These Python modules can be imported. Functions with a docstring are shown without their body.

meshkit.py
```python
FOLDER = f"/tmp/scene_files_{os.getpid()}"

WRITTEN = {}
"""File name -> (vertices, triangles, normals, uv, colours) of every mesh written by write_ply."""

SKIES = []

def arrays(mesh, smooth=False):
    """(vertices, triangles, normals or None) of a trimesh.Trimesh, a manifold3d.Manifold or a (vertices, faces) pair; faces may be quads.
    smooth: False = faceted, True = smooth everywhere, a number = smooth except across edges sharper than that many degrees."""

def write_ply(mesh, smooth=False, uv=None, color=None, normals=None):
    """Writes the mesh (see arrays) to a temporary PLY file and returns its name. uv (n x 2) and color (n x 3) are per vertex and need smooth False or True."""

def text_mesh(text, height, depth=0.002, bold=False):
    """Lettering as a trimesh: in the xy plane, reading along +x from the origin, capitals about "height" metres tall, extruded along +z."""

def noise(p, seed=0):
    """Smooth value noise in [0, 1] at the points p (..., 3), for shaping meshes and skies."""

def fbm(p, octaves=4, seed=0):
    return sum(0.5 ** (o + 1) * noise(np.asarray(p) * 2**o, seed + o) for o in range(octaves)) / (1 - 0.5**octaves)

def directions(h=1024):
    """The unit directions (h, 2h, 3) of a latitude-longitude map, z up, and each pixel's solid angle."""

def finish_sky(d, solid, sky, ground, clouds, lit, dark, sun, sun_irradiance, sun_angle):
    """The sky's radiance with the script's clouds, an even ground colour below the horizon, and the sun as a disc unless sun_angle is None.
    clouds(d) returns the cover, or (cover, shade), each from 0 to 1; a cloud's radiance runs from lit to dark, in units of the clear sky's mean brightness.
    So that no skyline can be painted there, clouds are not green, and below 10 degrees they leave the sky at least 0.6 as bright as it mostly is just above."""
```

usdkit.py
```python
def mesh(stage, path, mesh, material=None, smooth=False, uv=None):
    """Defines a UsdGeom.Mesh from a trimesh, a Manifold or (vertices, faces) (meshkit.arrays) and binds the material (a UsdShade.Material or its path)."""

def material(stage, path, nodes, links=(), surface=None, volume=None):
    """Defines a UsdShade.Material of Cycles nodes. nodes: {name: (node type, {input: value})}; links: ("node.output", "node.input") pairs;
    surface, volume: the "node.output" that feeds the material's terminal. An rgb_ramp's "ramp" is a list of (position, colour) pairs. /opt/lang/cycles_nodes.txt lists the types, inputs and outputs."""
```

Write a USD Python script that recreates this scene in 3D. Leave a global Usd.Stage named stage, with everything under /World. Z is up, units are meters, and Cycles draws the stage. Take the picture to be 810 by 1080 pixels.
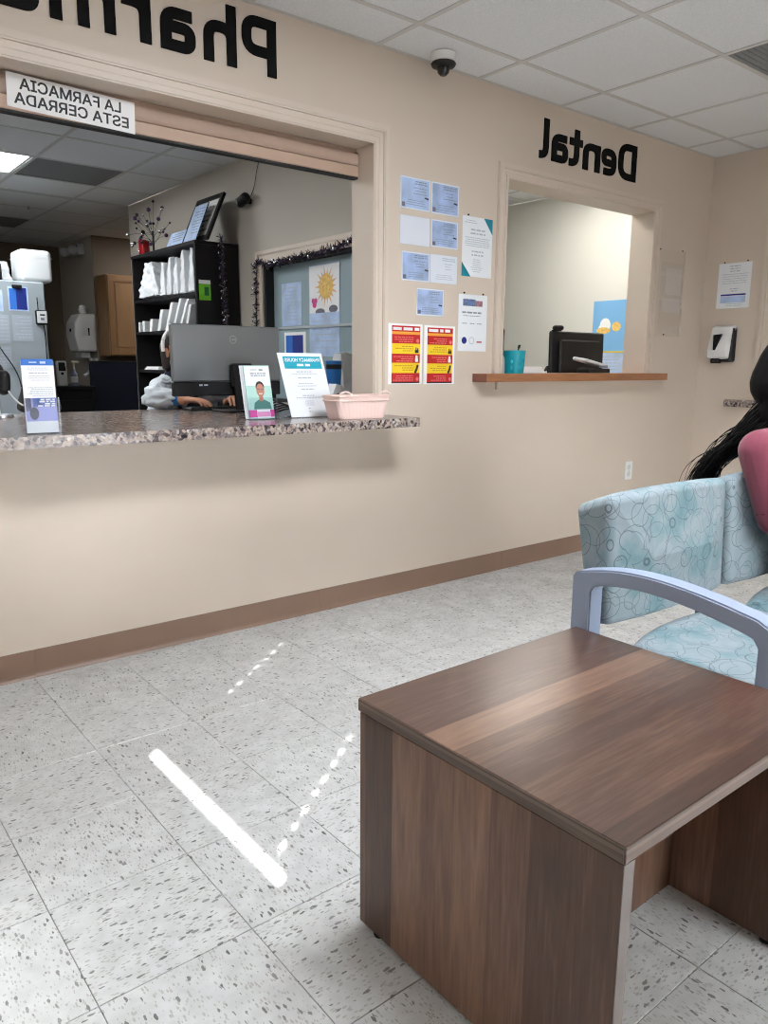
import math, random
import numpy as np
import trimesh
import manifold3d as m3
import meshkit, usdkit
from shapely.geometry import Polygon, LineString, Point, box as sbox
from shapely.ops import unary_union
from shapely import affinity
from pxr import Usd, UsdGeom, UsdLux, UsdShade, Gf, Sdf, Vt

random.seed(7)
RNG = np.random.default_rng(7)
stage = Usd.Stage.CreateInMemory()
UsdGeom.SetStageUpAxis(stage, UsdGeom.Tokens.z)
UsdGeom.SetStageMetersPerUnit(stage, 1.0)
UsdGeom.Xform.Define(stage, '/World')
UsdGeom.Scope.Define(stage, '/World/Looks')

# ------------------------------------------------------------------ camera
FPX = 806.78
YAW, PITCH, ROLL = (math.radians(a) for a in (38.903, 10.956, 0.443))
EYE = np.array([0.0, -2.8005, 1.1129])
fw = np.array([math.sin(YAW) * math.cos(PITCH), math.cos(YAW) * math.cos(PITCH), -math.sin(PITCH)])
r0 = np.array([math.cos(YAW), -math.sin(YAW), 0.0]); u0 = np.cross(r0, fw)
rt = r0 * math.cos(ROLL) + u0 * math.sin(ROLL); up = -r0 * math.sin(ROLL) + u0 * math.cos(ROLL)
cam = UsdGeom.Camera.Define(stage, '/World/camera')
mm = Gf.Matrix4d(*rt, 0, *up, 0, *(-fw), 0, *EYE, 1)
cam.AddTransformOp().Set(mm)
cam.CreateHorizontalApertureAttr(36.0)
cam.CreateVerticalApertureAttr(48.0)
cam.CreateFocalLengthAttr(36.0 * FPX / 810.0)
cam.CreateClippingRangeAttr(Gf.Vec2f(0.05, 200))
cam.CreateExposureAttr(0.16)

# ------------------------------------------------------------------ light
LOBBY_LAMP = 31.0
WX0, WX1, WZ1 = 1.4, 2.6, 1.5      # the daylight window behind the viewer
PHARM_LAMP = 22.0
DENTAL_LAMP = 12.5
SUN = 8.5
sun_dir = np.array([0.70, 0.526, -0.485]); sun_dir /= np.linalg.norm(sun_dir)
sun = UsdLux.DistantLight.Define(stage, '/World/sun')
sun.CreateNormalizeAttr(True); sun.CreateIntensityAttr(SUN); sun.CreateAngleAttr(0.35); sun.CreateColorAttr(Gf.Vec3f(1.0, 0.97, 0.93))
zz = -sun_dir; xx = np.cross([0, 0, 1.0], zz); xx /= np.linalg.norm(xx); yy = np.cross(zz, xx)
sun.AddTransformOp().Set(Gf.Matrix4d(*xx, 0, *yy, 0, *zz, 0, 0, 0, 6, 1))
sky = UsdLux.DomeLight.Define(stage, '/World/sky')
sky.CreateIntensityAttr(9.0); sky.CreateColorAttr(Gf.Vec3f(0.93, 0.97, 1.0))

# ------------------------------------------------------------------ materials
MATS = {}
def S(r, g, b):
    return tuple(((c / 255) / 12.92 if c / 255 <= 0.04045 else ((c / 255 + 0.055) / 1.055) ** 2.4) for c in (r, g, b))
def mat(name, col, rough=0.5, bump=0.0, bscale=200.0, var=0.0, vscale=6.0, spec=0.5, metal=0.0, coat=0.0, sheen=0.0, emit=0.0, sss=0.0):
    if name in MATS: return MATS[name]
    pr = {"base_color": col, "roughness": rough, "specular_ior_level": spec, "metallic": metal, "coat_weight": coat, "coat_roughness": 0.08, "sheen_weight": sheen}
    if emit: pr["emission_color"] = col; pr["emission_strength"] = emit
    n, l = {"p": ("principled_bsdf", pr)}, []
    if bump or var:
        n["g"] = ("geometry", {})
    if var:
        n["v"] = ("noise_texture", {"scale": vscale, "detail": 4.0})
        c1 = tuple(c * (1 - var) for c in col); c2 = tuple(min(1, c * (1 + var)) for c in col)
        n["r"] = ("rgb_ramp", {"ramp": [(0.3, c1), (0.7, c2)]})
        l += [("g.position", "v.vector"), ("v.fac", "r.fac"), ("r.color", "p.base_color")]
    if bump:
        n["bn"] = ("noise_texture", {"scale": bscale, "detail": 3.0})
        n["b"] = ("bump", {"strength": bump, "distance": 0.002})
        l += [("g.position", "bn.vector"), ("bn.fac", "b.height"), ("b.normal", "p.normal")]
    MATS[name] = usdkit.material(stage, '/World/Looks/' + name, n, l, surface="p.BSDF")
    return MATS[name]
def pane_mat(name, tint=(1, 1, 1), refl=1.0, rough=0.03, ior=1.5):
    MATS[name] = usdkit.material(stage, '/World/Looks/' + name, {
        "t": ("transparent_bsdf", {"color": tint}), "g": ("glossy_bsdf", {"color": (refl,) * 3, "roughness": rough}),
        "f": ("fresnel", {"IOR": ior}), "ge": ("geometry", {}), "iv": ("math", {"math_type": "subtract", "value1": 1.0}), "mu": ("math", {"math_type": "multiply"}), "m": ("mix_closure", {})},
        [("ge.backfacing", "iv.value2"), ("f.fac", "mu.value1"), ("iv.value", "mu.value2"), ("mu.value", "m.fac"), ("t.BSDF", "m.closure1"), ("g.BSDF", "m.closure2")], surface="m.closure")
    return MATS[name]
def wood_mat(name, across, along, cols, strip=0.075, rough=0.32, seed=0.0, coat=0.0):
    """Laminate: strips of differing tone across one axis, grain along another."""
    sc = {'x': 0, 'y': 1, 'z': 2}
    gs = [9.0, 9.0, 9.0]; gs[sc[across]] = 170.0; gs[sc[along]] = 11.0
    gs2 = [4.0, 4.0, 4.0]; gs2[sc[across]] = 24.0; gs2[sc[along]] = 3.2
    n = {"g": ("geometry", {}), "s": ("separate_xyz", {}),
         "m1": ("mapping", {"scale": tuple(gs), "location": (seed, seed, seed)}), "n1": ("noise_texture", {"scale": 1.0, "detail": 5.0, "distortion": 0.4}),
         "m2": ("mapping", {"scale": tuple(gs2), "location": (seed + 3, seed, seed)}), "n2": ("noise_texture", {"scale": 1.0, "detail": 5.0, "distortion": 1.4}),
         "d": ("math", {"math_type": "divide", "value2": strip}), "a": ("math", {"math_type": "add", "value2": 50.37 + seed}), "fl": ("math", {"math_type": "floor"}),
         "w": ("white_noise_texture", {"dimensions": "1D"}),
         "x1": ("math", {"math_type": "multiply", "value2": 0.60}), "x2": ("math", {"math_type": "multiply_add", "value2": 0.38}), "x3": ("math", {"math_type": "multiply_add", "value2": 0.40}),
         "r": ("rgb_ramp", {"ramp": [(0.28, cols[0]), (0.55, cols[1]), (0.72, cols[2]), (0.95, cols[3])]}),
         "p": ("principled_bsdf", {"roughness": rough, "coat_weight": coat, "coat_roughness": 0.30}),
         "b": ("bump", {"strength": 0.08, "distance": 0.001})}
    l = [("g.position", "s.vector"), ("g.position", "m1.vector"), ("g.position", "m2.vector"), ("m1.vector", "n1.vector"), ("m2.vector", "n2.vector"),
         ("s." + across, "d.value1"), ("d.value", "a.value1"), ("a.value", "fl.value1"), ("fl.value", "w.w"), ("w.value", "x1.value1"),
         ("n1.fac", "x2.value1"), ("x1.value", "x2.value3"), ("n2.fac", "x3.value1"), ("x2.value", "x3.value3"), ("x3.value", "r.fac"),
         ("r.color", "p.base_color"), ("n1.fac", "b.height"), ("b.normal", "p.normal")]
    MATS[name] = usdkit.material(stage, '/World/Looks/' + name, n, l, surface="p.BSDF")
    return MATS[name]

WALL = mat('wall_paint', (0.63,0.54,0.452), 0.55, bump=0.12, bscale=260.0, var=0.02, vscale=2.0)
TRIM = mat('trim_paint', (0.65,0.56,0.475), 0.38)
PHWALL = mat('pharmacy_wall_paint', (0.50, 0.46, 0.40), 0.6, bump=0.1, bscale=260.0)
BROWNWALL = mat('brown_wall_paint', (0.17, 0.125, 0.085), 0.6)
DENTALWALL = mat('dental_wall_paint', (0.70, 0.69, 0.635), 0.6)
BASE = mat('vinyl_base', (0.235, 0.150, 0.105), 0.42, var=0.05)
GRID = mat('grid_metal', (0.60, 0.59, 0.57), 0.45)
SUBFLOOR = mat('tile_joint', (0.16, 0.15, 0.14), 0.8)
WHITE = mat('white_plastic', (0.80, 0.80, 0.79), 0.35)
OFFWHITE = mat('grey_white_plastic', (0.62, 0.64, 0.65), 0.4)
BLACK = mat('black_plastic', (0.008, 0.008, 0.009), 0.45, spec=0.3)
MATBLACK = mat('matte_black', (0.012, 0.012, 0.012), 0.7)
BLACKSHELF = mat('black_laminate', (0.009, 0.008, 0.009), 0.5, spec=0.25)
NAVY = mat('navy_panel', (0.010, 0.014, 0.035), 0.7)
PAPER = mat('white_paper', (0.80, 0.83, 0.86), 0.6)
PAPERW = mat('warm_paper', (0.88, 0.88, 0.88), 0.6)
PAPERB = mat('blue_certificate_paper', (0.38, 0.49, 0.70), 0.55, var=0.25, vscale=14.0)
PAPERB2 = mat('pale_blue_paper', (0.45, 0.58, 0.80), 0.5, var=0.18, vscale=11.0)
SLEEVE = pane_mat('plastic_sleeve', (0.96, 0.97, 1.0), 1.0, 0.08)
ACRYLIC = pane_mat('clear_acrylic', (0.93, 0.95, 0.97), 1.0, 0.02)
INK = mat('grey_ink', (0.22, 0.25, 0.30), 0.6)
INKLIGHT = mat('pale_ink', (0.45, 0.50, 0.58), 0.6)
INKBLACK = mat('black_ink', (0.02, 0.02, 0.025), 0.6)
LETTER = mat('black_letter', (0.005, 0.005, 0.005), 0.8, spec=0.15)
RED = mat('red_print', S(190, 28, 30), 0.5)
YELLOW = mat('yellow_print', S(240, 205, 40), 0.5)
ORANGE = mat('orange_print', S(240, 165, 60), 0.5)
PINKISH = mat('pale_red_print', S(230, 120, 120), 0.5)
OCHRE = mat('ochre_print', S(190, 150, 30), 0.5)
TEAL = mat('teal_print', S(0, 125, 145), 0.5)
CYAN = mat('cyan_print', S(25, 165, 190), 0.5)
BLUE = mat('blue_print', S(45, 110, 200), 0.5)
DARKBLUE = mat('dark_blue_print', S(25, 45, 130), 0.5)
LAVENDER = mat('lavender_print', S(175, 175, 225), 0.5)
MAGENTA = mat('magenta_print', S(215, 70, 150), 0.5)
PINKPRINT = mat('pink_print', S(235, 150, 195), 0.5)
MINT = mat('mint_print', S(175, 215, 205), 0.5)
GREENPRINT = mat('green_print', S(110, 190, 40), 0.5)
DARKGREEN = mat('dark_green_print', S(30, 110, 50), 0.5)
SKINPRINT = mat('printed_skin', S(185, 125, 105), 0.6)
GREENSHIRT = mat('printed_green_shirt', S(75, 130, 120), 0.6)
GREYPRINT = mat('grey_print', S(110, 110, 125), 0.6)
SUNPRINT = mat('sun_yellow_print', S(235, 195, 110), 0.6, var=0.2, vscale=60.0)
SKYPRINT = mat('sky_blue_print', S(125, 180, 225), 0.6)
PICTBLUE = mat('city_print', S(90, 110, 150), 0.6, var=0.6, vscale=120.0)
PINKBASKET = mat('pink_basket', S(236, 208, 200), 0.5)
METAL = mat('brushed_steel', (0.55, 0.55, 0.56), 0.3, metal=1.0)
SILVER = mat('silver_foil', (0.8, 0.8, 0.85), 0.2, metal=1.0)
ARM = mat('arm_paint', S(140, 152, 173), 0.42)
ARMDARK = mat('bracket_paint', S(85, 100, 120), 0.5)
SKIN = mat('skin', S(196, 140, 112), 0.5, var=0.04, vscale=30.0)
SKINLIP = mat('lip', S(160, 85, 80), 0.45)
EYEWHITE = mat('eye_white', (0.75, 0.75, 0.73), 0.2)
IRIS = mat('eye_iris', (0.03, 0.015, 0.008), 0.2)
HAIR = mat('black_hair', (0.0035, 0.003, 0.003), 0.6, spec=0.12)
HAIRBROWN = mat('dark_brown_hair', (0.016, 0.009, 0.007), 0.45)
MAROON = mat('maroon_jersey', S(116, 50, 67), 0.9, bump=0.25, bscale=420.0, var=0.09, vscale=260.0, sheen=0.15)
MAROONDARK = mat('dark_maroon_jersey', S(84, 28, 42), 0.9, bump=0.2, bscale=420.0)
DENIM = mat('dark_denim', (0.03, 0.04, 0.08), 0.85)
CARDIGAN = mat('pale_grey_cardigan', (0.56, 0.61, 0.66), 0.95, bump=0.35, bscale=160.0)
SCRUBS = mat('navy_scrubs', (0.012, 0.018, 0.045), 0.85)
CABWOOD = wood_mat('cabinet_oak', 'x', 'z', [(0.16, 0.075, 0.03), (0.24, 0.12, 0.05), (0.29, 0.155, 0.07), (0.34, 0.19, 0.09)], 0.4, 0.4)
CABSIDE_LIT = wood_mat('cabinet_side_oak_lit', 'y', 'z', [(0.30, 0.17, 0.075), (0.38, 0.22, 0.10), (0.42, 0.25, 0.12), (0.46, 0.28, 0.14)], 0.4, 0.4)  # paler oak: light falling on the cabinet side is put into the colour
SILLWOOD = wood_mat('sill_oak', 'z', 'x', [(0.20, 0.075, 0.03), (0.33, 0.14, 0.06), (0.40, 0.18, 0.08), (0.46, 0.22, 0.10)], 0.5, 0.35)
SHUTTER = mat('shutter_vinyl', (0.40, 0.285, 0.225), 0.5, var=0.03)
WAL = [(0.036, 0.016, 0.010), (0.090, 0.043, 0.027), (0.165, 0.086, 0.054), (0.27, 0.152, 0.098)]
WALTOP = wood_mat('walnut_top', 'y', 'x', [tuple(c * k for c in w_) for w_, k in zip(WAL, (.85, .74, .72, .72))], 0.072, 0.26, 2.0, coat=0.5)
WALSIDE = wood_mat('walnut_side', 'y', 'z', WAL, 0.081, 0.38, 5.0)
WALMID_SHADED = wood_mat('walnut_modesty_shaded', 'x', 'z', [tuple(c * 0.6 for c in w_) for w_ in WAL], 0.081, 0.4, 14.6)  # walnut darkened: the shade under the tabletop is put into the colour
WALEDGE = wood_mat('walnut_edge', 'z', 'y', [(0.05, 0.034, 0.026), (0.095, 0.064, 0.049), (0.13, 0.09, 0.07), (0.18, 0.13, 0.10)], 0.006, 0.4, 1.0)
WALEDGEV = wood_mat('walnut_edge_upright', 'y', 'z', [(0.055, 0.045, 0.038), (0.085, 0.07, 0.06), (0.105, 0.088, 0.078), (0.125, 0.105, 0.095)], 0.3, 0.4, 1.0)
FROST = mat('frosted_glass', (0.30, 0.40, 0.44), 0.35)
FRIDGE = mat('fridge_grey', (0.31, 0.355, 0.385), 0.5)
LAMPOFF = mat('grey_vent', (0.20, 0.205, 0.21), 0.7)
CUPTEAL = mat('teal_cup', S(0, 150, 165), 0.4)
CUPBLUE = mat('blue_tumbler', S(30, 110, 185), 0.35)
REDGLASS = mat('red_glass', S(150, 20, 30), 0.15)
MONGREY = mat('monitor_back_grey', (0.24, 0.255, 0.27), 0.30, metal=0.6)
TINSELP = mat('purple_tinsel', (0.09, 0.05, 0.13), 0.3, metal=0.6)
TINSELB = mat('dark_tinsel', (0.03, 0.028, 0.035), 0.3, metal=0.6)
BLINDM = mat('blind_slat', (0.66, 0.63, 0.56), 0.5)

def ceiling_mat():
    n = {"g": ("geometry", {}), "o": ("object_info", {}), "m": ("mapping", {"scale": (1, 1, 1)}), "v": ("voronoi_texture", {"scale": 95.0, "feature": "f1"}),
         "n": ("noise_texture", {"scale": 170.0, "detail": 4.0}), "lt": ("rgb_ramp", {"ramp": [(0.0, (0.62,) * 3), (0.18, (0.78,) * 3), (1.0, (0.82,) * 3)]}),
         "r": ("rgb_ramp", {"ramp": [(0.3, (0.76, 0.775, 0.785)), (0.62, (0.88, 0.895, 0.905))]}), "mx": ("mix", {"mix_type": "multiply", "fac": 0.3}),
         "b": ("bump", {"strength": 0.5, "distance": 0.003}), "p": ("principled_bsdf", {"roughness": 0.9, "specular_ior_level": 0.2})}
    l = [("g.position", "v.vector"), ("g.position", "n.vector"), ("v.distance", "lt.fac"), ("n.fac", "r.fac"), ("r.color", "mx.color1"), ("lt.color", "mx.color2"),
         ("mx.color", "p.base_color"), ("n.fac", "b.height"), ("b.normal", "p.normal")]
    return usdkit.material(stage, '/World/Looks/ceiling_tile', n, l, surface="p.BSDF")
CEIL = ceiling_mat()
def vct_mat(name, sx, sy, tone):
    base = tuple(c * tone for c in (0.56,0.565,0.56))
    n = {"g": ("geometry", {}), "o": ("object_info", {}),
         "off": ("combine_xyz", {}), "k": ("math", {"math_type": "multiply", "value2": 37.0}), "ad": ("vector_math", {"math_type": "add"}),
         "m": ("mapping", {"scale": (sx, sy, 1.0)}), "dn": ("noise_texture", {"scale": 110.0, "detail": 2.0}), "dm": ("vector_math", {"math_type": "multiply_add", "vector2": (0.55, 0.55, 0), "vector3": (0, 0, 0)}),
         "v": ("voronoi_texture", {"scale": 1.0, "dimensions": "2D"}), "sc": ("separate_color", {}),
         "th": ("math", {"math_type": "multiply_add", "value2": 0.74, "value3": -0.435}), "lt": ("math", {"math_type": "less_than"}),
         "tone": ("rgb_ramp", {"ramp": [(0.0, (0.12, 0.118, 0.113)), (0.5, (0.26, 0.255, 0.245)), (1.0, (0.18, 0.175, 0.165))]}),
         "m2": ("mapping", {"scale": (sx * 2.1, sy * 2.1, 1.0), "location": (5, 9, 0)}), "v2": ("voronoi_texture", {"scale": 1.0, "dimensions": "2D"}), "sc2": ("separate_color", {}),
         "th2": ("math", {"math_type": "multiply_add", "value2": 0.8, "value3": -0.36}), "lt2": ("math", {"math_type": "less_than"}),
         "n1": ("noise_texture", {"scale": 24.0, "detail": 5.0}), "mott": ("rgb_ramp", {"ramp": [(0.3, tuple(c * 0.88 for c in base)), (0.7, tuple(min(1, c * 1.05) for c in base))]}),
         "mx1": ("mix", {"mix_type": "mix", "color2": (0.40, 0.39, 0.365)}), "mx2": ("mix", {"mix_type": "mix"}),
         "rn": ("noise_texture", {"scale": 6.0, "detail": 3.0}), "rr": ("map_range", {"from_min": 0.3, "from_max": 0.7, "to_min": 0.24, "to_max": 0.36}),
         "p": ("principled_bsdf", {"roughness": 0.3, "specular_ior_level": 0.5})}
    l = [("o.random", "k.value1"), ("k.value", "off.x"), ("k.value", "off.y"), ("g.position", "ad.vector1"), ("off.vector", "ad.vector2"),
         ("ad.vector", "m.vector"), ("ad.vector", "dn.vector"), ("dn.color", "dm.vector1"), ("m.vector", "dm.vector3"), ("dm.vector", "v.vector"),
         ("v.color", "sc.color"), ("sc.r", "th.value1"), ("v.distance", "lt.value1"), ("th.value", "lt.value2"), ("sc.g", "tone.fac"),
         ("ad.vector", "m2.vector"), ("m2.vector", "v2.vector"), ("v2.color", "sc2.color"), ("sc2.r", "th2.value1"), ("v2.distance", "lt2.value1"), ("th2.value", "lt2.value2"),
         ("g.position", "n1.vector"), ("n1.fac", "mott.fac"), ("mott.color", "mx1.color1"), ("lt2.value", "mx1.fac"), ("mx1.color", "mx2.color1"), ("tone.color", "mx2.color2"), ("lt.value", "mx2.fac"),
         ("mx2.color", "p.base_color"), ("g.position", "rn.vector"), ("rn.fac", "rr.value"), ("rr.result", "p.roughness")]
    return usdkit.material(stage, '/World/Looks/' + name, n, l, surface="p.BSDF")
VCT = [vct_mat('floor_tile_lengthwise', 37.0, 92.0, 1.0), vct_mat('floor_tile_crosswise', 92.0, 37.0, 0.985), vct_mat('floor_tile_lengthwise_pale', 39.0, 95.0, 1.02), vct_mat('floor_tile_crosswise_pale', 95.0, 39.0, 1.01)]
def granite_mat():
    n = {"g": ("geometry", {}), "v": ("voronoi_texture", {"scale": 85.0}), "sc": ("separate_color", {}), "n": ("noise_texture", {"scale": 38.0, "detail": 4.0}),
         "add": ("math", {"math_type": "multiply_add", "value2": 0.55}), "k": ("math", {"math_type": "multiply", "value2": 0.55}),
         "r": ("rgb_ramp", {"ramp": [(0.22, (0.018, 0.015, 0.02)), (0.36, (0.09, 0.07, 0.075)), (0.47, (0.27, 0.21, 0.185)), (0.58, (0.43, 0.345, 0.285)), (0.70, (0.13, 0.11, 0.12)), (0.85, (0.52, 0.47, 0.42))], "interpolate": True}),
         "p": ("principled_bsdf", {"roughness": 0.16})}
    l = [("g.position", "v.vector"), ("g.position", "n.vector"), ("v.color", "sc.color"), ("sc.r", "k.value1"), ("n.fac", "add.value1"), ("k.value", "add.value3"), ("add.value", "r.fac"), ("r.color", "p.base_color")]
    return usdkit.material(stage, '/World/Looks/granite', n, l, surface="p.BSDF")
GRANITE = granite_mat()
def fabric_mat():
    """Pale teal upholstery: watercolour patches crossed by thin dark arcs of circles."""
    n = {"g": ("geometry", {}),
         "n1": ("noise_texture", {"scale": 9.0, "detail": 3.0}), "r1": ("rgb_ramp", {"ramp": [(0.30, S(84, 116, 124)), (0.42, S(106, 130, 136)), (0.54, S(130, 141, 147)), (0.8, S(114, 128, 135))]}),
         "v0": ("voronoi_texture", {"scale": 26.0}), "s0": ("separate_color", {}), "r0": ("rgb_ramp", {"ramp": [(0.0, (0.80, 0.88, 0.90)), (1.0, (1.0, 1.0, 1.0))]}), "mu": ("mix", {"mix_type": "multiply", "fac": 0.6}),
         "wn": ("noise_texture", {"scale": 900.0, "detail": 1.0}), "b": ("bump", {"strength": 0.25, "distance": 0.001}),
         "ink": ("mix", {"mix_type": "mix", "color2": S(44, 58, 68)}), "p": ("principled_bsdf", {"roughness": 0.8, "sheen_weight": 0.15})}
    l = [("g.position", "n1.vector"), ("n1.fac", "r1.fac"), ("g.position", "v0.vector"), ("v0.color", "s0.color"), ("s0.g", "r0.fac"), ("r1.color", "mu.color1"), ("r0.color", "mu.color2"),
         ("g.position", "wn.vector"), ("wn.fac", "b.height"), ("b.normal", "p.normal"), ("mu.color", "ink.color1"), ("ink.color", "p.base_color")]
    last = None
    for i, (sc, rad, off) in enumerate([(11.5, 0.50, 0.0), (11.5, 0.52, 3.7), (10.0, 0.54, 8.1)]):
        n[f"m{i}"] = ("mapping", {"location": (off, off * 0.7, off * 1.3)})
        n[f"v{i+1}"] = ("voronoi_texture", {"scale": sc, "randomness": 0.55})
        n[f"d{i}"] = ("math", {"math_type": "subtract", "value2": rad}); n[f"a{i}"] = ("math", {"math_type": "absolute"}); n[f"t{i}"] = ("math", {"math_type": "less_than", "value2": 0.0075})
        l += [("g.position", f"m{i}.vector"), (f"m{i}.vector", f"v{i+1}.vector"), (f"v{i+1}.distance", f"d{i}.value1"), (f"d{i}.value", f"a{i}.value1"), (f"a{i}.value", f"t{i}.value1")]
        if last is None: last = f"t{i}.value"
        else:
            n[f"x{i}"] = ("math", {"math_type": "maximum"}); l += [(last, f"x{i}.value1"), (f"t{i}.value", f"x{i}.value2")]; last = f"x{i}.value"
    n["fk"] = ("math", {"math_type": "multiply", "value2": 0.62})
    l += [(last, "fk.value1"), ("fk.value", "ink.fac")]
    return usdkit.material(stage, '/World/Looks/bench_fabric', n, l, surface="p.BSDF")
FABRIC = fabric_mat()

# ------------------------------------------------------------------ scene helpers
COUNT = {}
def fresh(parent, name):
    k = (parent, name); i = COUNT.get(k, 0); COUNT[k] = i + 1
    return f"{parent}/{name}" if i == 0 else f"{parent}/{name}_{i:03d}"
class Thing:
    def __init__(s, name, label, cat, base=(0, 0, 0), group=None, kind=None):
        s.base = np.array(base, float); s.path = fresh('/World', name)
        x = UsdGeom.Xform.Define(stage, s.path); x.AddTranslateOp().Set(Gf.Vec3d(*map(float, base)))
        s.prim = x.GetPrim(); s.tag(label, cat, group, kind)
    def tag(s, label, cat, group=None, kind=None):
        for k, v in (('label', label), ('category', cat), ('group', group), ('kind', kind)):
            if v: s.prim.SetCustomDataByKey(k, v)
    def add(s, name, mesh, material, parent=None, label=None, smooth=30, kind=None):
        """A part from a mesh in world coordinates; parent = path of a part for a sub-part."""
        v, f, _ = meshkit.arrays(mesh, False)
        m = trimesh.Trimesh(v - s.base, f, process=False)
        p = fresh(parent or s.path, name)
        g = usdkit.mesh(stage, p, m, material, smooth=smooth)
        if label: g.GetPrim().SetCustomDataByKey('label', label)
        if kind or name in ('print', 'band_print', 'headline', 'calendar_print', 'top_marks', 'port_label', 'header_lettering'): g.GetPrim().SetCustomDataByKey('kind', kind or 'stuff')
        return p
def single(name, mesh, material, label, cat, group=None, kind=None, smooth=30):
    p = fresh('/World', name); g = usdkit.mesh(stage, p, mesh, material, smooth=smooth).GetPrim()
    for k, v in (('label', label), ('category', cat), ('group', group), ('kind', kind)):
        if v: g.SetCustomDataByKey(k, v)
    return p
cat_ = trimesh.util.concatenate
def bx(x0, x1, y0, y1, z0, z1, ch=0.0):
    lo, hi = np.minimum([x0, y0, z0], [x1, y1, z1]), np.maximum([x0, y0, z0], [x1, y1, z1])
    if ch <= 0:
        return trimesh.creation.box(bounds=[lo, hi])
    ch = min(ch, 0.45 * (hi - lo).min()); pts = []
    for sx in (0, 1):
        for sy in (0, 1):
            for sz in (0, 1):
                c = np.where([sx, sy, sz], hi, lo); d = np.where([sx, sy, sz], -ch, ch)
                for k in range(3):
                    e = d.copy(); e[k] = 0; pts.append(c + e)
    return trimesh.convex.convex_hull(np.array(pts))
def mf(mesh):
    return m3.Manifold(m3.Mesh(np.asarray(mesh.vertices, np.float32), np.asarray(mesh.faces, np.uint32)))
def tm(man):
    m = man.to_mesh(); return trimesh.Trimesh(m.vert_properties[:, :3], m.tri_verts, process=False)
def cut(mesh, *holes):
    m = mf(mesh)
    for h in holes: m = m - mf(h)
    return tm(m)
def sphere(c, r, n=16):
    return m3.Manifold.sphere(r, n).translate(tuple(map(float, c)))
def hull(pts, r, n=16):
    rs = np.broadcast_to(r, (len(pts),))
    return m3.Manifold.batch_hull([sphere(p, q, n) for p, q in zip(pts, rs)])
def ball(c, r, n=2, s=(1, 1, 1)):
    m = trimesh.creation.icosphere(n, r); m.apply_scale(s); m.apply_translation(c); return m
def tube(pts, rad, sides=8):
    p = np.asarray(pts, float); t = np.gradient(p, axis=0); t /= np.linalg.norm(t, axis=1, keepdims=True) + 1e-12
    a = np.cross(t, [0.31, 0.22, 0.93]); a /= np.linalg.norm(a, axis=1, keepdims=True) + 1e-9; b = np.cross(t, a)
    an = np.arange(sides) * 2 * np.pi / sides; rr = np.broadcast_to(rad, (len(p),))
    v = p[:, None] + rr[:, None, None] * (np.cos(an)[None, :, None] * a[:, None] + np.sin(an)[None, :, None] * b[:, None])
    i, j = np.meshgrid(np.arange(len(p) - 1), np.arange(sides), indexing='ij')
    q = np.stack([i * sides + j, i * sides + (j + 1) % sides, (i + 1) * sides + (j + 1) % sides, (i + 1) * sides + j], -1).reshape(-1, 4)
    f = np.vstack([q[:, [0, 1, 2]], q[:, [0, 2, 3]]]); v = v.reshape(-1, 3); n = len(v)
    v = np.vstack([v, p[0], p[-1]]); caps = []
    for k in range(sides):
        caps += [[n, (k + 1) % sides, k], [n + 1, n - sides + k, n - sides + (k + 1) % sides]]
    return trimesh.Trimesh(v, np.vstack([f, caps]), process=False)
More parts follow.
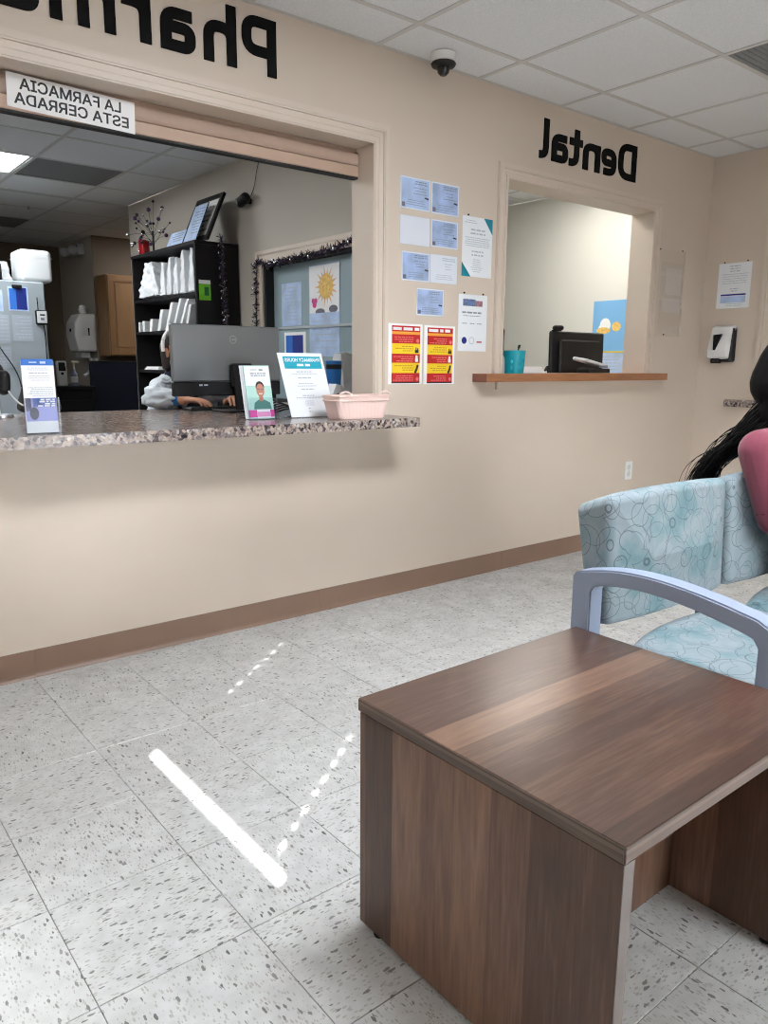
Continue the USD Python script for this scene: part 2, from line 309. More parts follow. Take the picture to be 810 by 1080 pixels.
def bez(*pts, n=14):
    pts = np.array(pts, float); t = np.linspace(0, 1, n)[:, None]; P = [pts[i][None] * np.ones((n, 1)) for i in range(len(pts))]
    while len(P) > 1: P = [P[i] * (1 - t) + P[i + 1] * t for i in range(len(P) - 1)]
    return P[0]
def lathe(prof, c, sections=32):
    m = trimesh.creation.revolve(np.array(prof, float), sections=sections); m.apply_translation(c); return m
def cyl(a, b, r, n=20):
    return trimesh.creation.cylinder(radius=r, segment=np.array([a, b], float), sections=n)
def ext(poly, h):
    return cat_([trimesh.creation.extrude_polygon(g, h, engine='earcut') for g in getattr(poly, 'geoms', [poly]) if g.area > 1e-10])
class Frame:
    """A flat face: u to the right and v up as seen from its front, n outwards."""
    def __init__(s, o, u, v):
        s.o, s.u, s.v = np.array(o, float), np.array(u, float) / np.linalg.norm(u), np.array(v, float) / np.linalg.norm(v); s.n = np.cross(s.u, s.v)
        s.M = np.eye(4); s.M[:3, 0], s.M[:3, 1], s.M[:3, 2], s.M[:3, 3] = s.u, s.v, s.n, s.o
    def put(s, m, d0=0.0):
        m = m.copy(); m.apply_translation([0, 0, d0]); m.apply_transform(s.M); return m
    def rect(s, u0_, u1_, v0, v1, d0, d1, ch=0.0):
        return s.put(bx(u0_, u1_, v0, v1, d0, d1, ch))
    def poly(s, p, d0, d1):
        return s.put(ext(p, d1 - d0), d0)
    def text(s, t, h, u_right, v, d0, width=None, bold=False, depth=0.0005):
        """Lettering as the place shows it: reading from right to left."""
        m = meshkit.text_mesh(t, h, depth, bold); m.apply_translation([-m.bounds[0, 0], 0, 0])
        w = m.bounds[1, 0]; k = (width / w) if width else 1.0
        m.apply_scale([-k, 1, 1]); m.invert(); m.apply_translation([u_right, v, 0])
        return s.put(m, d0)
    def lines(s, u0_, u1_, v_top, rows, pitch, h, d0, align='l', seed=0, fill=(0.55, 1.0), d=0.0003):
        """Rows of print too small to read: word-long dashes."""
        rg = random.Random(seed); ms = []
        for i in range(rows):
            w = (u1_ - u0_) * rg.uniform(*fill); a = u1_ - w if align == 'l' else (u0_ + u1_ - w) / 2; b = a + w
            while a < b - h * 0.8:
                e = min(b, a + h * rg.uniform(1.5, 5)); v = v_top - i * pitch
                ms.append(s.rect(a, e, v - h, v, d0, d0 + d)); a = e + h * 0.9
        return cat_(ms)
def wallF(x, z, y=-0.0005): return Frame((x, y, z), (1, 0, 0), (0, 0, 1))          # faces -y
def sideF(x, y, z): return Frame((x, y, z), (0, -1, 0), (0, 0, 1))                  # faces -x

# ------------------------------------------------------------------ the shell
XL, XR, YF, H, WT = -0.90, 4.994, -4.5, 2.4384, 0.15
PX0, PX1, PZ0, PZ1 = -0.02, 2.181, 0.838, 2.047      # pharmacy opening
DX0, DX1, DZ0, DZ1 = 3.040, 4.347, 1.026, 2.030      # dental opening
def setting(name, label, cat='wall', base=(0, 0, 0)):
    return Thing(name, label, cat, base, kind='structure')
t = setting('wall_back', 'beige painted wall holding the pharmacy and dental counter openings')
t.add('plaster', cut(bx(XL - 0.1, 5.25, 0, WT, 0, H + 0.05), bx(PX0, PX1, -1, 1, PZ0, PZ1), bx(DX0, DX1, -1, 1, DZ0, DZ1)), WALL, smooth=False)
t = setting('wall_right', 'beige side wall at the right end of the waiting room with the soap dispenser', base=(XR, -3, 0))
t.add('plaster', cut(bx(XR, XR + 0.12, YF, 0, 0, H + 0.05), bx(XR - 1, XR + 1, -1.75, -0.475, 0.90, 1.90)), WALL, smooth=False)
t = setting('wall_left', 'beige side wall behind the viewer with the blind covered window', base=(XL, -3, 0))
t.add('plaster', cut(bx(XL - 0.1, XL, YF, 0, 0, H + 0.05), bx(XL - 1, XL + 1, -2.92, -1.98, 1.146, 2.15)), WALL, smooth=False)
t = setting('wall_front', 'beige wall closing the waiting room behind the viewer', base=(2, YF, 0))
t.add('plaster', cut(bx(XL - 0.1, XR + 0.12, YF - 0.12, YF, 0, H + 0.05), bx(WX0, WX1, YF - 1, YF + 1, 0.30, WZ1)), WALL, smooth=False)
t = setting('window_3', 'wide daylight window in the wall behind the viewer', 'window', base=(2, YF, 0.35))
t.add('frame', cut(bx(WX0, WX1, YF - 0.10, YF - 0.04, 0.301, WZ1 - 0.001), *[bx(a, a + (WX1 - WX0) / 2 - 0.08, YF - 1, YF + 1, 0.35, WZ1 - 0.05) for a in (WX0 + 0.05, (WX0 + WX1) / 2 + 0.03)]), METAL, smooth=False)
t.add('pane', bx(WX0 + 0.02, WX1 - 0.02, YF - 0.072, YF - 0.066, 0.32, WZ1 - 0.03), pane_mat('window_glass'), smooth=False)
t = setting('ground', 'asphalt ground outside the windows', 'ground', base=(0, -10, -0.08))
t.add('asphalt', bx(-14, 14, -26, YF - 0.13, -0.2, -0.08), mat('asphalt', (0.11, 0.11, 0.115), 0.9), smooth=False)
t.add('asphalt', bx(-14, XL - 0.11, YF - 0.13, 4, -0.2, -0.08), mat('asphalt', (0.11, 0.11, 0.115), 0.9), smooth=False)

# floor tiles
TP, FX, FY = 0.3048, 0.3399, -1.2862
t = setting('floor', 'pale speckled vinyl tile floor of the waiting room', 'floor')
t.add('screed', bx(XL, XR, YF, 0, -0.06, -0.0022), SUBFLOOR, smooth=False)
def tile_mesh(x0, x1, y0, y1):
    g, c = 0.0007, 0.0009
    a = [[x0 + g, y0 + g, -0.004], [x1 - g, y0 + g, -0.004], [x1 - g, y1 - g, -0.004], [x0 + g, y1 - g, -0.004]]
    b = [[p[0], p[1], -0.0008] for p in a]
    tp = [[x0 + g + c, y0 + g + c, 0], [x1 - g - c, y0 + g + c, 0], [x1 - g - c, y1 - g - c, 0], [x0 + g + c, y1 - g - c, 0]]
    v = np.array(a + b + tp); f = []
    for o in (0, 4):
        for k in range(4):
            k2 = (k + 1) % 4; f += [[o + k, o + k2, o + 4 + k2], [o + k, o + 4 + k2, o + 4 + k]]
    f += [[8, 9, 10], [8, 10, 11], [0, 2, 1], [0, 3, 2]]
    return trimesh.Trimesh(v, f, process=False)
far = [[], []]
for i in range(-6, 18):
    for j in range(-18, 6):
        x0, x1 = max(XL, FX + i * TP), min(XR, FX + (i + 1) * TP); y0, y1 = max(YF, FY + (j - 1) * TP), min(0, FY + j * TP)
        if x1 - x0 < 0.01 or y1 - y0 < 0.01: continue
        m = tile_mesh(x0, x1, y0, y1); odd = (i + j) % 2
        if x1 > 0.05 and y1 > -2.75 and y1 - 0.7 > -2.6 - 0.9 * 0 and (x1 > 0.05):
            t.add('floor_tile', m, VCT[odd + 2 * random.randint(0, 1)], smooth=False)
        else: far[odd].append(m)
for k in (0, 1):
    t.add('far_floor_tiles', cat_(far[k]), VCT[k], smooth=False, kind='stuff')

# ceilings
def ceiling(th, x0, x1, y0, y1, gx, gy, skip=(), view=None, p=0.6096, tile='ceiling_tile'):
    xs = [x for x in (gx + k * p for k in range(-12, 14)) if x0 < x < x1]; ys = [y for y in (gy + k * p for k in range(-14, 16)) if y0 < y < y1]
    ex, ey = [x0] + xs + [x1], [y0] + ys + [y1]; rest = []
    for a, b in zip(ex, ex[1:]):
        for c, d in zip(ey, ey[1:]):
            if any(abs((a + b) / 2 - s[0]) < 0.3 and abs((c + d) / 2 - s[1]) < 0.3 for s in skip): continue
            m = bx(a + 0.002, b - 0.002, c + 0.002, d - 0.002, H + 0.0015, H + 0.018)
            if view and view((a + b) / 2, (c + d) / 2): th.add(tile, m, CEIL, smooth=False)
            else: rest.append(m)
    if rest: th.add('far_ceiling_tiles', cat_(rest), CEIL, smooth=False, kind='stuff')
    for x in xs: th.add('grid_bar', bx(x - 0.012, x + 0.012, y0, y1, H - 0.0015, H + 0.0012), GRID, smooth=False)
    for y in ys: th.add('cross_bar', bx(x0, x1, y - 0.012, y + 0.012, H - 0.0012, H + 0.0013), GRID, smooth=False)
    for a in ((x0, x0 + 0.02, y0, y1), (x1 - 0.02, x1, y0, y1), (x0, x1, y0, y0 + 0.02), (x0, x1, y1 - 0.02, y1)):
        th.add('wall_angle', bx(*a, H - 0.001, H + 0.001), GRID, smooth=False)
    th.add('deck', bx(x0 - 0.05, x1 + 0.05, y0 - 0.05, y1 + 0.05, H + 0.10, H + 0.14), GRID, smooth=False)
CXG, CYG, P = 2.1979, -0.2748, 0.6096
cx_ = lambda k: CXG + (k + 0.5) * P
cy_ = lambda k: CYG - (k + 0.5) * P
lob_skip = [(cx_(2), cy_(1))]
lobby_lamps = [(-2, 2)]
for a, k in lobby_lamps: lob_skip += [(cx_(a), cy_(k)), (cx_(a + 1), cy_(k))]
t = setting('ceiling', 'white suspended tile ceiling of the waiting room', 'ceiling')
ceiling(t, XL, XR, YF, 0, CXG, CYG, lob_skip, lambda x, y: x > 1.2 and y > -1.7)
def troffer(x0, x1, y0, y1, label, power, col=(0.94, 0.98, 1.03), group=None):
    th = Thing('ceiling_light', label, 'ceiling light', ((x0 + x1) / 2, (y0 + y1) / 2, H), group)
    fr = cut(bx(x0 + 0.004, x1 - 0.004, y0 + 0.004, y1 - 0.004, H + 0.002, H + 0.07), bx(x0 + 0.03, x1 - 0.03, y0 + 0.03, y1 - 0.03, H - 1, H + 0.06))
    th.add('housing', fr, WHITE, smooth=False)
    k = f'lamp_diffuser_{int(power * 100)}'
    th.add('diffuser', bx(x0 + 0.031, x1 - 0.031, y0 + 0.031, y1 - 0.031, H + 0.004, H + 0.010), mat(k, col, 0.5, emit=power), smooth=False)
for a, k in lobby_lamps:
    troffer(CXG + a * P, CXG + (a + 2) * P, CYG - (k + 1) * P, CYG - k * P, 'lit ceiling troffer of the waiting room above the viewer', LOBBY_LAMP)
def vent(x0, x1, y0, y1, label):
    th = Thing('ceiling_vent', label, 'ceiling vent', ((x0 + x1) / 2, (y0 + y1) / 2, H))
    th.add('frame', cut(bx(x0 + 0.004, x1 - 0.004, y0 + 0.004, y1 - 0.004, H + 0.0015, H + 0.03), bx(x0 + 0.03, x1 - 0.03, y0 + 0.03, y1 - 0.03, H - 1, H + 0.02)), LAMPOFF, smooth=False)
    th.add('backing', bx(x0 + 0.031, x1 - 0.031, y0 + 0.031, y1 - 0.031, H + 0.008, H + 0.012), LAMPOFF, smooth=False)
    n = 20
    for k in range(n):
        y = y0 + 0.045 + (y1 - y0 - 0.09) * k / (n - 1)
        th.add('vent_slat', bx(x0 + 0.031, x1 - 0.031, y - 0.0128, y + 0.0128, H + 0.004, H + 0.007), LAMPOFF, smooth=False)
vent(CXG + 2 * P, CXG + 3 * P, CYG - 2 * P, CYG - P, 'dark grey return vent set in the waiting room ceiling grid at the upper right')

# baseboards
t = setting('baseboard_back', 'brown vinyl cove base along the foot of the counter wall', 'baseboard')
prof = [(0, 0.1), (-0.0035, 0.0995), (-0.005, 0.097), (-0.005, 0.02), (-0.008, 0.008), (-0.016, 0.001), (-0.016, 0), (0, 0)]
def base_run(x0, x1):
    m = ext(Polygon([(-p[0], p[1]) for p in prof]), x1 - x0)      # (depth, height) x length
    m.apply_transform(np.array([[0, 0, 1, x0], [-1, 0, 0, 0], [0, 1, 0, 0], [0, 0, 0, 1.0]])); m.fix_normals(); return m
for a, b in zip([XL, 0.655, 1.878, 3.10, 4.32], [0.654, 1.877, 3.099, 4.319, XR - 0.006]):
    t.add('base_section', base_run(a, b), BASE, smooth=35)
t = setting('baseboard_right', 'brown vinyl cove base along the right end wall', 'baseboard', base=(XR, -3, 0))
m = ext(Polygon([(-p[0], p[1]) for p in prof]), 4.4); m.apply_transform(np.array([[-1, 0, 0, XR], [0, 0, -1, -0.02], [0, 1, 0, 0], [0, 0, 0, 1.0]])); m.fix_normals()
t.add('base_section', m, BASE, smooth=35)

# casings round the openings
def casing(th, F, u0_, u1_, v0, v1, w, two=True):
    """Moulded casing: flat board with a raised outer band and a rounded inner bead; mitred at the head. u0..u1 x v0..v1 is the opening."""
    steps = [(0.0, w, 0.010), (w * 0.62, w - 0.0012, 0.017), (w * 0.70, w * 0.93, 0.020), (0.006, 0.018, 0.014), (w * 0.34, w * 0.40, 0.012)]
    def piece(kind):
        ms = []
        for a, b, d in steps:
            if kind == 'l': p = [(u0_ - a, v0), (u0_ - b, v0), (u0_ - b, v1 + b), (u0_ - a, v1 + a)]
            elif kind == 'r': p = [(u1_ + a, v0), (u1_ + b, v0), (u1_ + b, v1 + b), (u1_ + a, v1 + a)]
            else: p = [(u0_ - a, v1 + a), (u1_ + a, v1 + a), (u1_ + b, v1 + b), (u0_ - b, v1 + b)]
            ms.append(F.poly(Polygon(p).buffer(0), 0.0003, d))
        return cat_(ms)
    th.add('side_casing', piece('l'), TRIM, smooth=False); th.add('side_casing', piece('r'), TRIM, smooth=False); th.add('head_casing', piece('h'), TRIM, smooth=False)
F0 = wallF(0, 0, 0)
t = setting('trim_1', 'painted casing around the pharmacy counter opening', 'trim', base=(1.08, 0, 0.88)); casing(t, F0, PX0, PX1, 0.881, PZ1, 0.084)
t = setting('trim_2', 'painted casing around the dental counter opening', 'trim', base=(3.7, 0, 1.07)); casing(t, F0, DX0, DX1, 1.0695, DZ1, 0.070)
t = setting('trim_3', 'painted casing of the opening in the right end wall, cut by the picture edge', 'trim', base=(XR, -1, 0.9))
casing(t, sideF(XR, 0, 0), 0.475, 1.75, 0.902, 1.90, 0.080)
t = setting('window_2', 'pale closed panel inside the opening of the right end wall', 'window', base=(XR, -1, 0.9))
t.add('panel', bx(XR + 0.07, XR + 0.09, -1.749, -0.476, 0.901, 1.899), WALL, smooth=False)

# left window with its blind
t = setting('window_1', 'blind covered window in the wall behind the viewer', 'window', base=(XL, -2.45, 1.146))
t.add('frame', cut(bx(XL - 0.095, XL - 0.06, -2.92, -1.98, 1.1465, 2.15), bx(XL - 1, XL + 1, -2.88, -2.02, 1.16, 2.11)), WHITE, smooth=False)
t.add('pane', bx(XL - 0.080, XL - 0.076, -2.88, -2.02, 1.16, 2.11), MATS['window_glass'], smooth=False)
t = Thing('window_blind', 'closed slatted blind in the window behind the viewer', 'window blind', (XL, -2.42, 1.167))
t.add('headrail', bx(XL - 0.035, XL + 0.004, -2.80, -2.04, 2.10, 2.148, 0.003), BLINDM)
t.add('side_stop', bx(XL - 0.05, XL - 0.002, -2.919, -2.796, 1.1465, 2.149), WALL, smooth=False)
t.add('side_stop', bx(XL - 0.05, XL - 0.002, -2.046, -1.981, 1.1465, 2.149), WALL, smooth=False)
h1, h2, hw = -2.715, -2.10, 0.007
for k in range(22):
    z = 1.179 + k * 0.0428; x = XL - 0.020
    ms = [bx(x, x + 0.003, a, b, z, z + 0.0440) for a, b in ((-2.797, h1 - hw), (h1 + hw, h2 - hw), (h2 + hw, -2.044))]
    g = 0.012 if k % 2 else 0.019
    lit = {h1: z < 1.50, h2: 1.36 < z < 1.66}
    ms += [bx(x, x + 0.003, c - hw, c + hw, z, z + (0.0428 - g if lit[c] else 0.0440)) for c in (h1, h2)]
    if lit[h2]: ms += [bx(x, x + 0.003, h2 - hw, h2 - hw * 0.55, z, z + 0.0440)]
    t.add('slat', cat_(ms), BLINDM, smooth=False)

# pharmacy room behind the opening
t = setting('wall_pharmacy_right', 'grey beige partition inside the pharmacy behind the black bookshelf', base=(2.657, 2, 0))
t.add('plaster', cut(bx(2.657, 2.78, WT, 4.05, 0, H), bx(2, 3, 0.30, 1.775, 0.86, 1.755)), PHWALL, smooth=False)
t = setting('wall_pharmacy_column', 'grey beige column wall with the towel dispenser at the back of the pharmacy', base=(2.93, 6.4, 0))
t.add('plaster', bx(2.93, 3.02, 5.855, 7.0, 0, H), PHWALL, smooth=False)
t = setting('wall_pharmacy_cabinet', 'dark brown wall carrying the oak wall cabinet', base=(3.5, 5.85, 0))
t.add('plaster', bx(2.931, 4.2, 5.846, 5.854, 0, H), BROWNWALL, smooth=False)
t = setting('wall_pharmacy_back', 'dark far wall at the back of the pharmacy', base=(1, 7, 0)); t.add('plaster', bx(XL - 0.1, 4.3, 7.0, 7.1, 0, H), BROWNWALL, smooth=False)
t = setting('wall_pharmacy_left', 'grey wall at the left of the pharmacy, out of sight', base=(XL, 3, 0)); t.add('plaster', bx(XL - 0.1, XL, WT, 7.0, 0, H), PHWALL, smooth=False)
t = setting('wall_pharmacy_passage', 'dark wall closing the passage behind the partition', base=(4.2, 5, 0)); t.add('plaster', cat_([bx(4.2, 4.3, 3.2, 7.0, 0, H), bx(2.78, 4.2, 3.9, 4.05, 0, H)]), BROWNWALL, smooth=False)
t = setting('floor_pharmacy', 'dark carpeted floor inside the pharmacy', 'floor', base=(1, 3, 0)); t.add('carpet', bx(XL, 4.2, WT, 7.0, -0.06, -0.001), mat('dark_carpet', (0.05, 0.05, 0.055), 0.9, bump=0.4, bscale=300.0), smooth=False)
PGX, PGY = 1.5885, 2.868
lampP = [(PGX - 2 * P, PGX, PGY, PGY + P)]
pskip = [(PGX - 1.5 * P, PGY + P / 2), (PGX - 0.5 * P, PGY + P / 2), (PGX + P / 2, PGY + P / 2), (PGX + 0.5 * P, PGY + 4.5 * P), (PGX - 0.5 * P, PGY + 4.5 * P), (PGX - 2.5 * P, PGY - 2.5 * P), (PGX - 1.5 * P, PGY - 2.5 * P), (PGX + 3.5 * P, PGY + 3.5 * P)]
t = setting('ceiling_pharmacy', 'suspended tile ceiling inside the pharmacy', 'ceiling', base=(1, 3, H))
ceiling(t, XL, 2.656, WT, 4.05, PGX, PGY, pskip, lambda x, y: x > 0.3 and y > 0.9)
ceiling(t, XL, 4.2, 4.05, 7.0, PGX, PGY, pskip, lambda x, y: 0.9 < x < 3.0)
troffer(*lampP[0], 'lit ceiling troffer inside the pharmacy at the left picture edge', PHARM_LAMP, (0.95, 0.98, 1.0))
troffer(PGX - 3 * P, PGX - P, PGY - 3 * P, PGY - 2 * P, 'lit ceiling troffer inside the pharmacy nearest the counter, hidden above the shutter', PHARM_LAMP * 0.9, (0.95, 0.98, 1.0))
troffer(PGX + 3 * P, PGX + 4 * P, PGY + 3 * P, PGY + 4 * P, 'added ceiling troffer hidden behind the pharmacy partition to brighten the oak cabinet', PHARM_LAMP * 0.55, (0.97, 0.98, 1.0))  # unseen lamp added to brighten the cabinet and towel dispenser
vent(PGX, PGX + P, PGY, PGY + P, 'dark vent panel in the pharmacy ceiling right of the lit troffer')
vent(PGX + 0 * P, PGX + P, PGY + 4 * P, PGY + 5 * P, 'dark vent panel at the far end of the pharmacy ceiling')
vent(PGX - P, PGX, PGY + 4 * P, PGY + 5 * P, 'dark vent panel at the far end of the pharmacy ceiling, cut by the picture edge')
t = Thing('sprinkler_head', 'small sprinkler disc in the pharmacy ceiling beside the far vent panel', 'sprinkler', (1.99, 4.62, H))
t.add('escutcheon', lathe([(0, -0.004), (0.036, -0.004), (0.04, -0.0016), (0, -0.0016)], (1.99, 4.62, H)), WHITE); t.add('nozzle', cyl((1.99, 4.62, H - 0.03), (1.99, 4.62, H - 0.005), 0.010), METAL)

# dental room behind the second opening
t = setting('wall_dental_right', 'pale lit wall inside the dental office', base=(5.114, 1.5, 0)); t.add('plaster', bx(5.114, 5.25, WT, 3.2, 0, H), DENTALWALL, smooth=False)
t = setting('wall_dental_back', 'pale wall at the back of the dental office', base=(4, 3.1, 0)); t.add('plaster', bx(2.78, 5.25, 3.1, 3.2, 0, H), DENTALWALL, smooth=False)
t = setting('floor_dental', 'vinyl floor inside the dental office', 'floor', base=(4, 1.5, 0)); t.add('vinyl', bx(2.78, 5.114, WT, 3.1, -0.06, -0.001), mat('dental_vinyl', (0.5, 0.48, 0.45), 0.4), smooth=False)
t = setting('ceiling_dental', 'suspended tile ceiling inside the dental office', 'ceiling', base=(4, 1.5, H))
dsk = [(3.55 + P / 2 + P * k, 1.35 - P) for k in (0, 1)]
ceiling(t, 2.781, 5.113, WT, 3.1, 3.55, 1.35 - P / 2, dsk, lambda x, y: y > 1.5)
troffer(3.55, 3.55 + 2 * P, 1.35 - 1.5 * P, 1.35 - P / 2, 'lit ceiling troffer inside the dental office, hidden above the opening', DENTAL_LAMP, (1.0, 0.98, 0.93))

# ------------------------------------------------------------------ lettering on the wall
def fil(pts, r, n=7):
    """A polyline with its corners rounded."""
    pts = [np.array(p, float) for p in pts]; out = [pts[0]]
    for a, b, c in zip(pts, pts[1:], pts[2:]):
        da, dc = np.linalg.norm(a - b), np.linalg.norm(c - b); q = min(r, da * 0.5 if a is not pts[0] else da, dc * 0.5 if c is not pts[-1] else dc)
        p, s = b + (a - b) / da * q, b + (c - b) / dc * q
        for t_ in np.linspace(0, 1, n): out.append((1 - t_) ** 2 * p + 2 * t_ * (1 - t_) * b + t_ * t_ * s)
    out.append(pts[-1]); return out
def strokes(*lines, t=0.19):
    return unary_union([LineString(l).buffer(t / 2, cap_style=2, join_style=1) for l in lines])
GL = {
 'P': (strokes([(.1, 0), (.1, 1)], fil([(.1, .905), (.62, .905), (.62, .40), (.1, .40)], .22)), .72),
 'h': (strokes([(.1, 0), (.1, 1.03)], fil([(.1, .35), (.1, .62), (.54, .62), (.54, 0)], .20)), .64),
 'a': (strokes(fil([(.06, .62), (.52, .62), (.52, 0)], .20), fil([(.52, .40), (.10, .40), (.10, .095), (.52, .095)], .13)), .62),
 'r': (strokes([(.1, 0), (.1, .71)], fil([(.1, .35), (.1, .62), (.48, .62)], .2)), .48),
 'm': (strokes([(.1, 0), (.1, .71)], fil([(.1, .35), (.1, .62), (.54, .62), (.54, 0)], .20), fil([(.54, .35), (.54, .62), (.98, .62), (.98, 0)], .20)), 1.08),
 'c': (strokes(fil([(.52, .62), (.1, .62), (.1, .095), (.52, .095)], .22)), .54),
 'y': (strokes([(.10, .71), (.34, .04)], fil([(.60, .71), (.30, -.17), (.04, -.17)], .16)), .68),
 'D': (strokes([(.1, 0), (.1, 1)], fil([(.1, .905), (.64, .905), (.64, .095), (.1, .095)], .30)), .74),
 'e': (strokes(fil([(.10, .34), (.54, .34), (.54, .62), (.10, .62), (.10, .095), (.53, .095)], .2)), .64),
 'n': (strokes([(.1, 0), (.1, .71)], fil([(.1, .35), (.1, .62), (.54, .62), (.54, 0)], .20)), .64),
 't': (strokes(fil([(.22, .95), (.22, .095), (.50, .095)], .2), [(.0, .63), (.50, .63)]), .50),
 'l': (strokes(fil([(.1, 1.0), (.1, .095), (.34, .095)], .2)), .34)}
def letters(name, label, word, spans, z, h):
    t = Thing(name, label, 'sign', ((spans[0][0] + spans[-1][1]) / 2, 0, z), None)
    for ch, (xa, xb) in zip(word, spans):
        p, w = GL[ch]; minx, _, maxx, _ = p.bounds; k = (xa - xb) / (maxx - minx)
        q = affinity.affine_transform(p, [-k, 0, 0, h, xa + minx * k, z])
        t.add('letter_' + ch.lower(), F0.poly(q, 0.0006, 0.006), LETTER, smooth=False)
letters('pharmacy_lettering', 'large black mirrored letters reading Pharmacy on the wall above the left opening', 'Pharmacy',
        [(1.703, 1.555), (1.531, 1.398), (1.366, 1.234), (1.200, 1.098), (1.075, 0.862), (0.830, 0.700), (0.672, 0.556), (0.536, 0.400)], 2.200, 0.200)
letters('dental_lettering', 'smaller black mirrored letters reading Dental on the wall above the right opening', 'Dental',
        [(4.129, 3.955), (3.934, 3.796), (3.783, 3.630), (3.622, 3.512), (3.500, 3.366), (3.340, 3.268)], 2.166, 0.196)

# ------------------------------------------------------------------ rolled shutter and its sign
t = Thing('rolling_shutter', 'brownish rolled up shutter under the head of the pharmacy opening', 'shutter', (1.08, 0.12, 1.92))
t.add('hood', bx(PX0 + 0.002, PX1 - 0.002, 0.112, 0.147, 1.93, 2.046), SHUTTER, smooth=False)
pr = [(0.112, 1.973), (0.104, 1.975), (0.098, 1.985), (0.097, 2.000), (0.099, 2.018), (0.105, 2.028), (0.112, 2.030)]
m = ext(Polygon(pr), PX1 - PX0 - 0.006); m.apply_transform(np.array([[0, 0, 1, PX0 + 0.003], [1, 0, 0, 0], [0, 1, 0, 0], [0, 0, 0, 1.0]])); t.add('shutter_slat', m, SHUTTER)
t.add('bottom_bar', bx(PX0 + 0.003, PX1 - 0.003, 0.096, 0.140, 1.927, 1.9715, 0.003), mat('shutter_bar', (0.46, 0.325, 0.245), 0.5))
t.add('rubber_seal', bx(PX0 + 0.004, PX1 - 0.004, 0.100, 0.136, 1.919, 1.9268), MATBLACK, smooth=False)
t.add('guide', bx(PX1 - 0.018, PX1 - 0.003, 0.104, 0.1118, 1.93, 2.03), mat('guide_brown', (0.10, 0.07, 0.055), 0.5), smooth=False)
F = Frame((0.735, 0.0945, 1.9355), (1, 0, -0.028), (0.028, 0, 1))
t = Thing('closed_sign', 'white sign with mirrored Spanish words saying the pharmacy is closed, on the shutter', 'sign', (0.948, 0.094, 1.985))
t.add('board', F.rect(0, 0.428, 0, 0.106, -0.0015, 0.0), PAPERW, smooth=False)
t.add('lettering_line', F.text('LA FARMACIA', 0.0335, 0.378, 0.0615, 0.0002, 0.338, True), INKBLACK, smooth=False)
t.add('lettering_line', F.text('ESTA CERRADA', 0.0335, 0.405, 0.0150, 0.0002, 0.383, True), INKBLACK, smooth=False)

# ------------------------------------------------------------------ counters
t = Thing('granite_counter', 'speckled granite counter top running through the pharmacy opening', 'counter', (1.1, 0.3, 0.838))
poly = unary_union([sbox(-0.10, -0.22, 2.284, -0.0008), sbox(PX0 + 0.001, -0.001, PX1 - 0.001, 0.155), sbox(-0.3, 0.151, 2.655, 0.96)])
m = ext(poly, 0.040); m.apply_translation([0, 0, 0.8385]); t.add('slab', m, GRANITE, smooth=False)
t.add('edge_strip', bx(-0.1, 2.284, -0.2218, -0.2202, 0.8395, 0.8775), GRANITE, smooth=False)
t.add('base_cabinet', bx(-0.3, 2.64, 0.40, 0.90, 0.0, 0.838), NAVY, smooth=False)
CT = 0.8788
t = Thing('dental_sill', 'stained oak shelf board under the dental opening', 'shelf', (3.65, 0, 1.026))
poly = unary_union([sbox(2.832, -0.100, 4.470, -0.0008), sbox(DX0 + 0.001, -0.001, DX1 - 0.001, 0.165)])
m = ext(poly, 0.0412); m.apply_translation([0, 0, 1.0266]); t.add('board', m, SILLWOOD, smooth=False)
for x in (2.832, 4.470):
    t.add('end_cap', bx(x - 0.0012, x + 0.0012, -0.0995, -0.002, 1.0275, 1.0672), mat('sill_end', (0.22, 0.09, 0.06), 0.4), smooth=False)
t.add('cleat', bx(3.0, 4.3, -0.018, -0.001, 0.985, 1.0262), WALL, smooth=False)
ST = 1.068
t = Thing('granite_ledge', 'small granite ledge below the opening in the right end wall', 'shelf', (XR, -1.0, 0.855))
t.add('slab', bx(XR - 0.075, XR - 0.0008, -1.95, -0.246, 0.856, 0.900, 0.003), GRANITE, smooth=False)

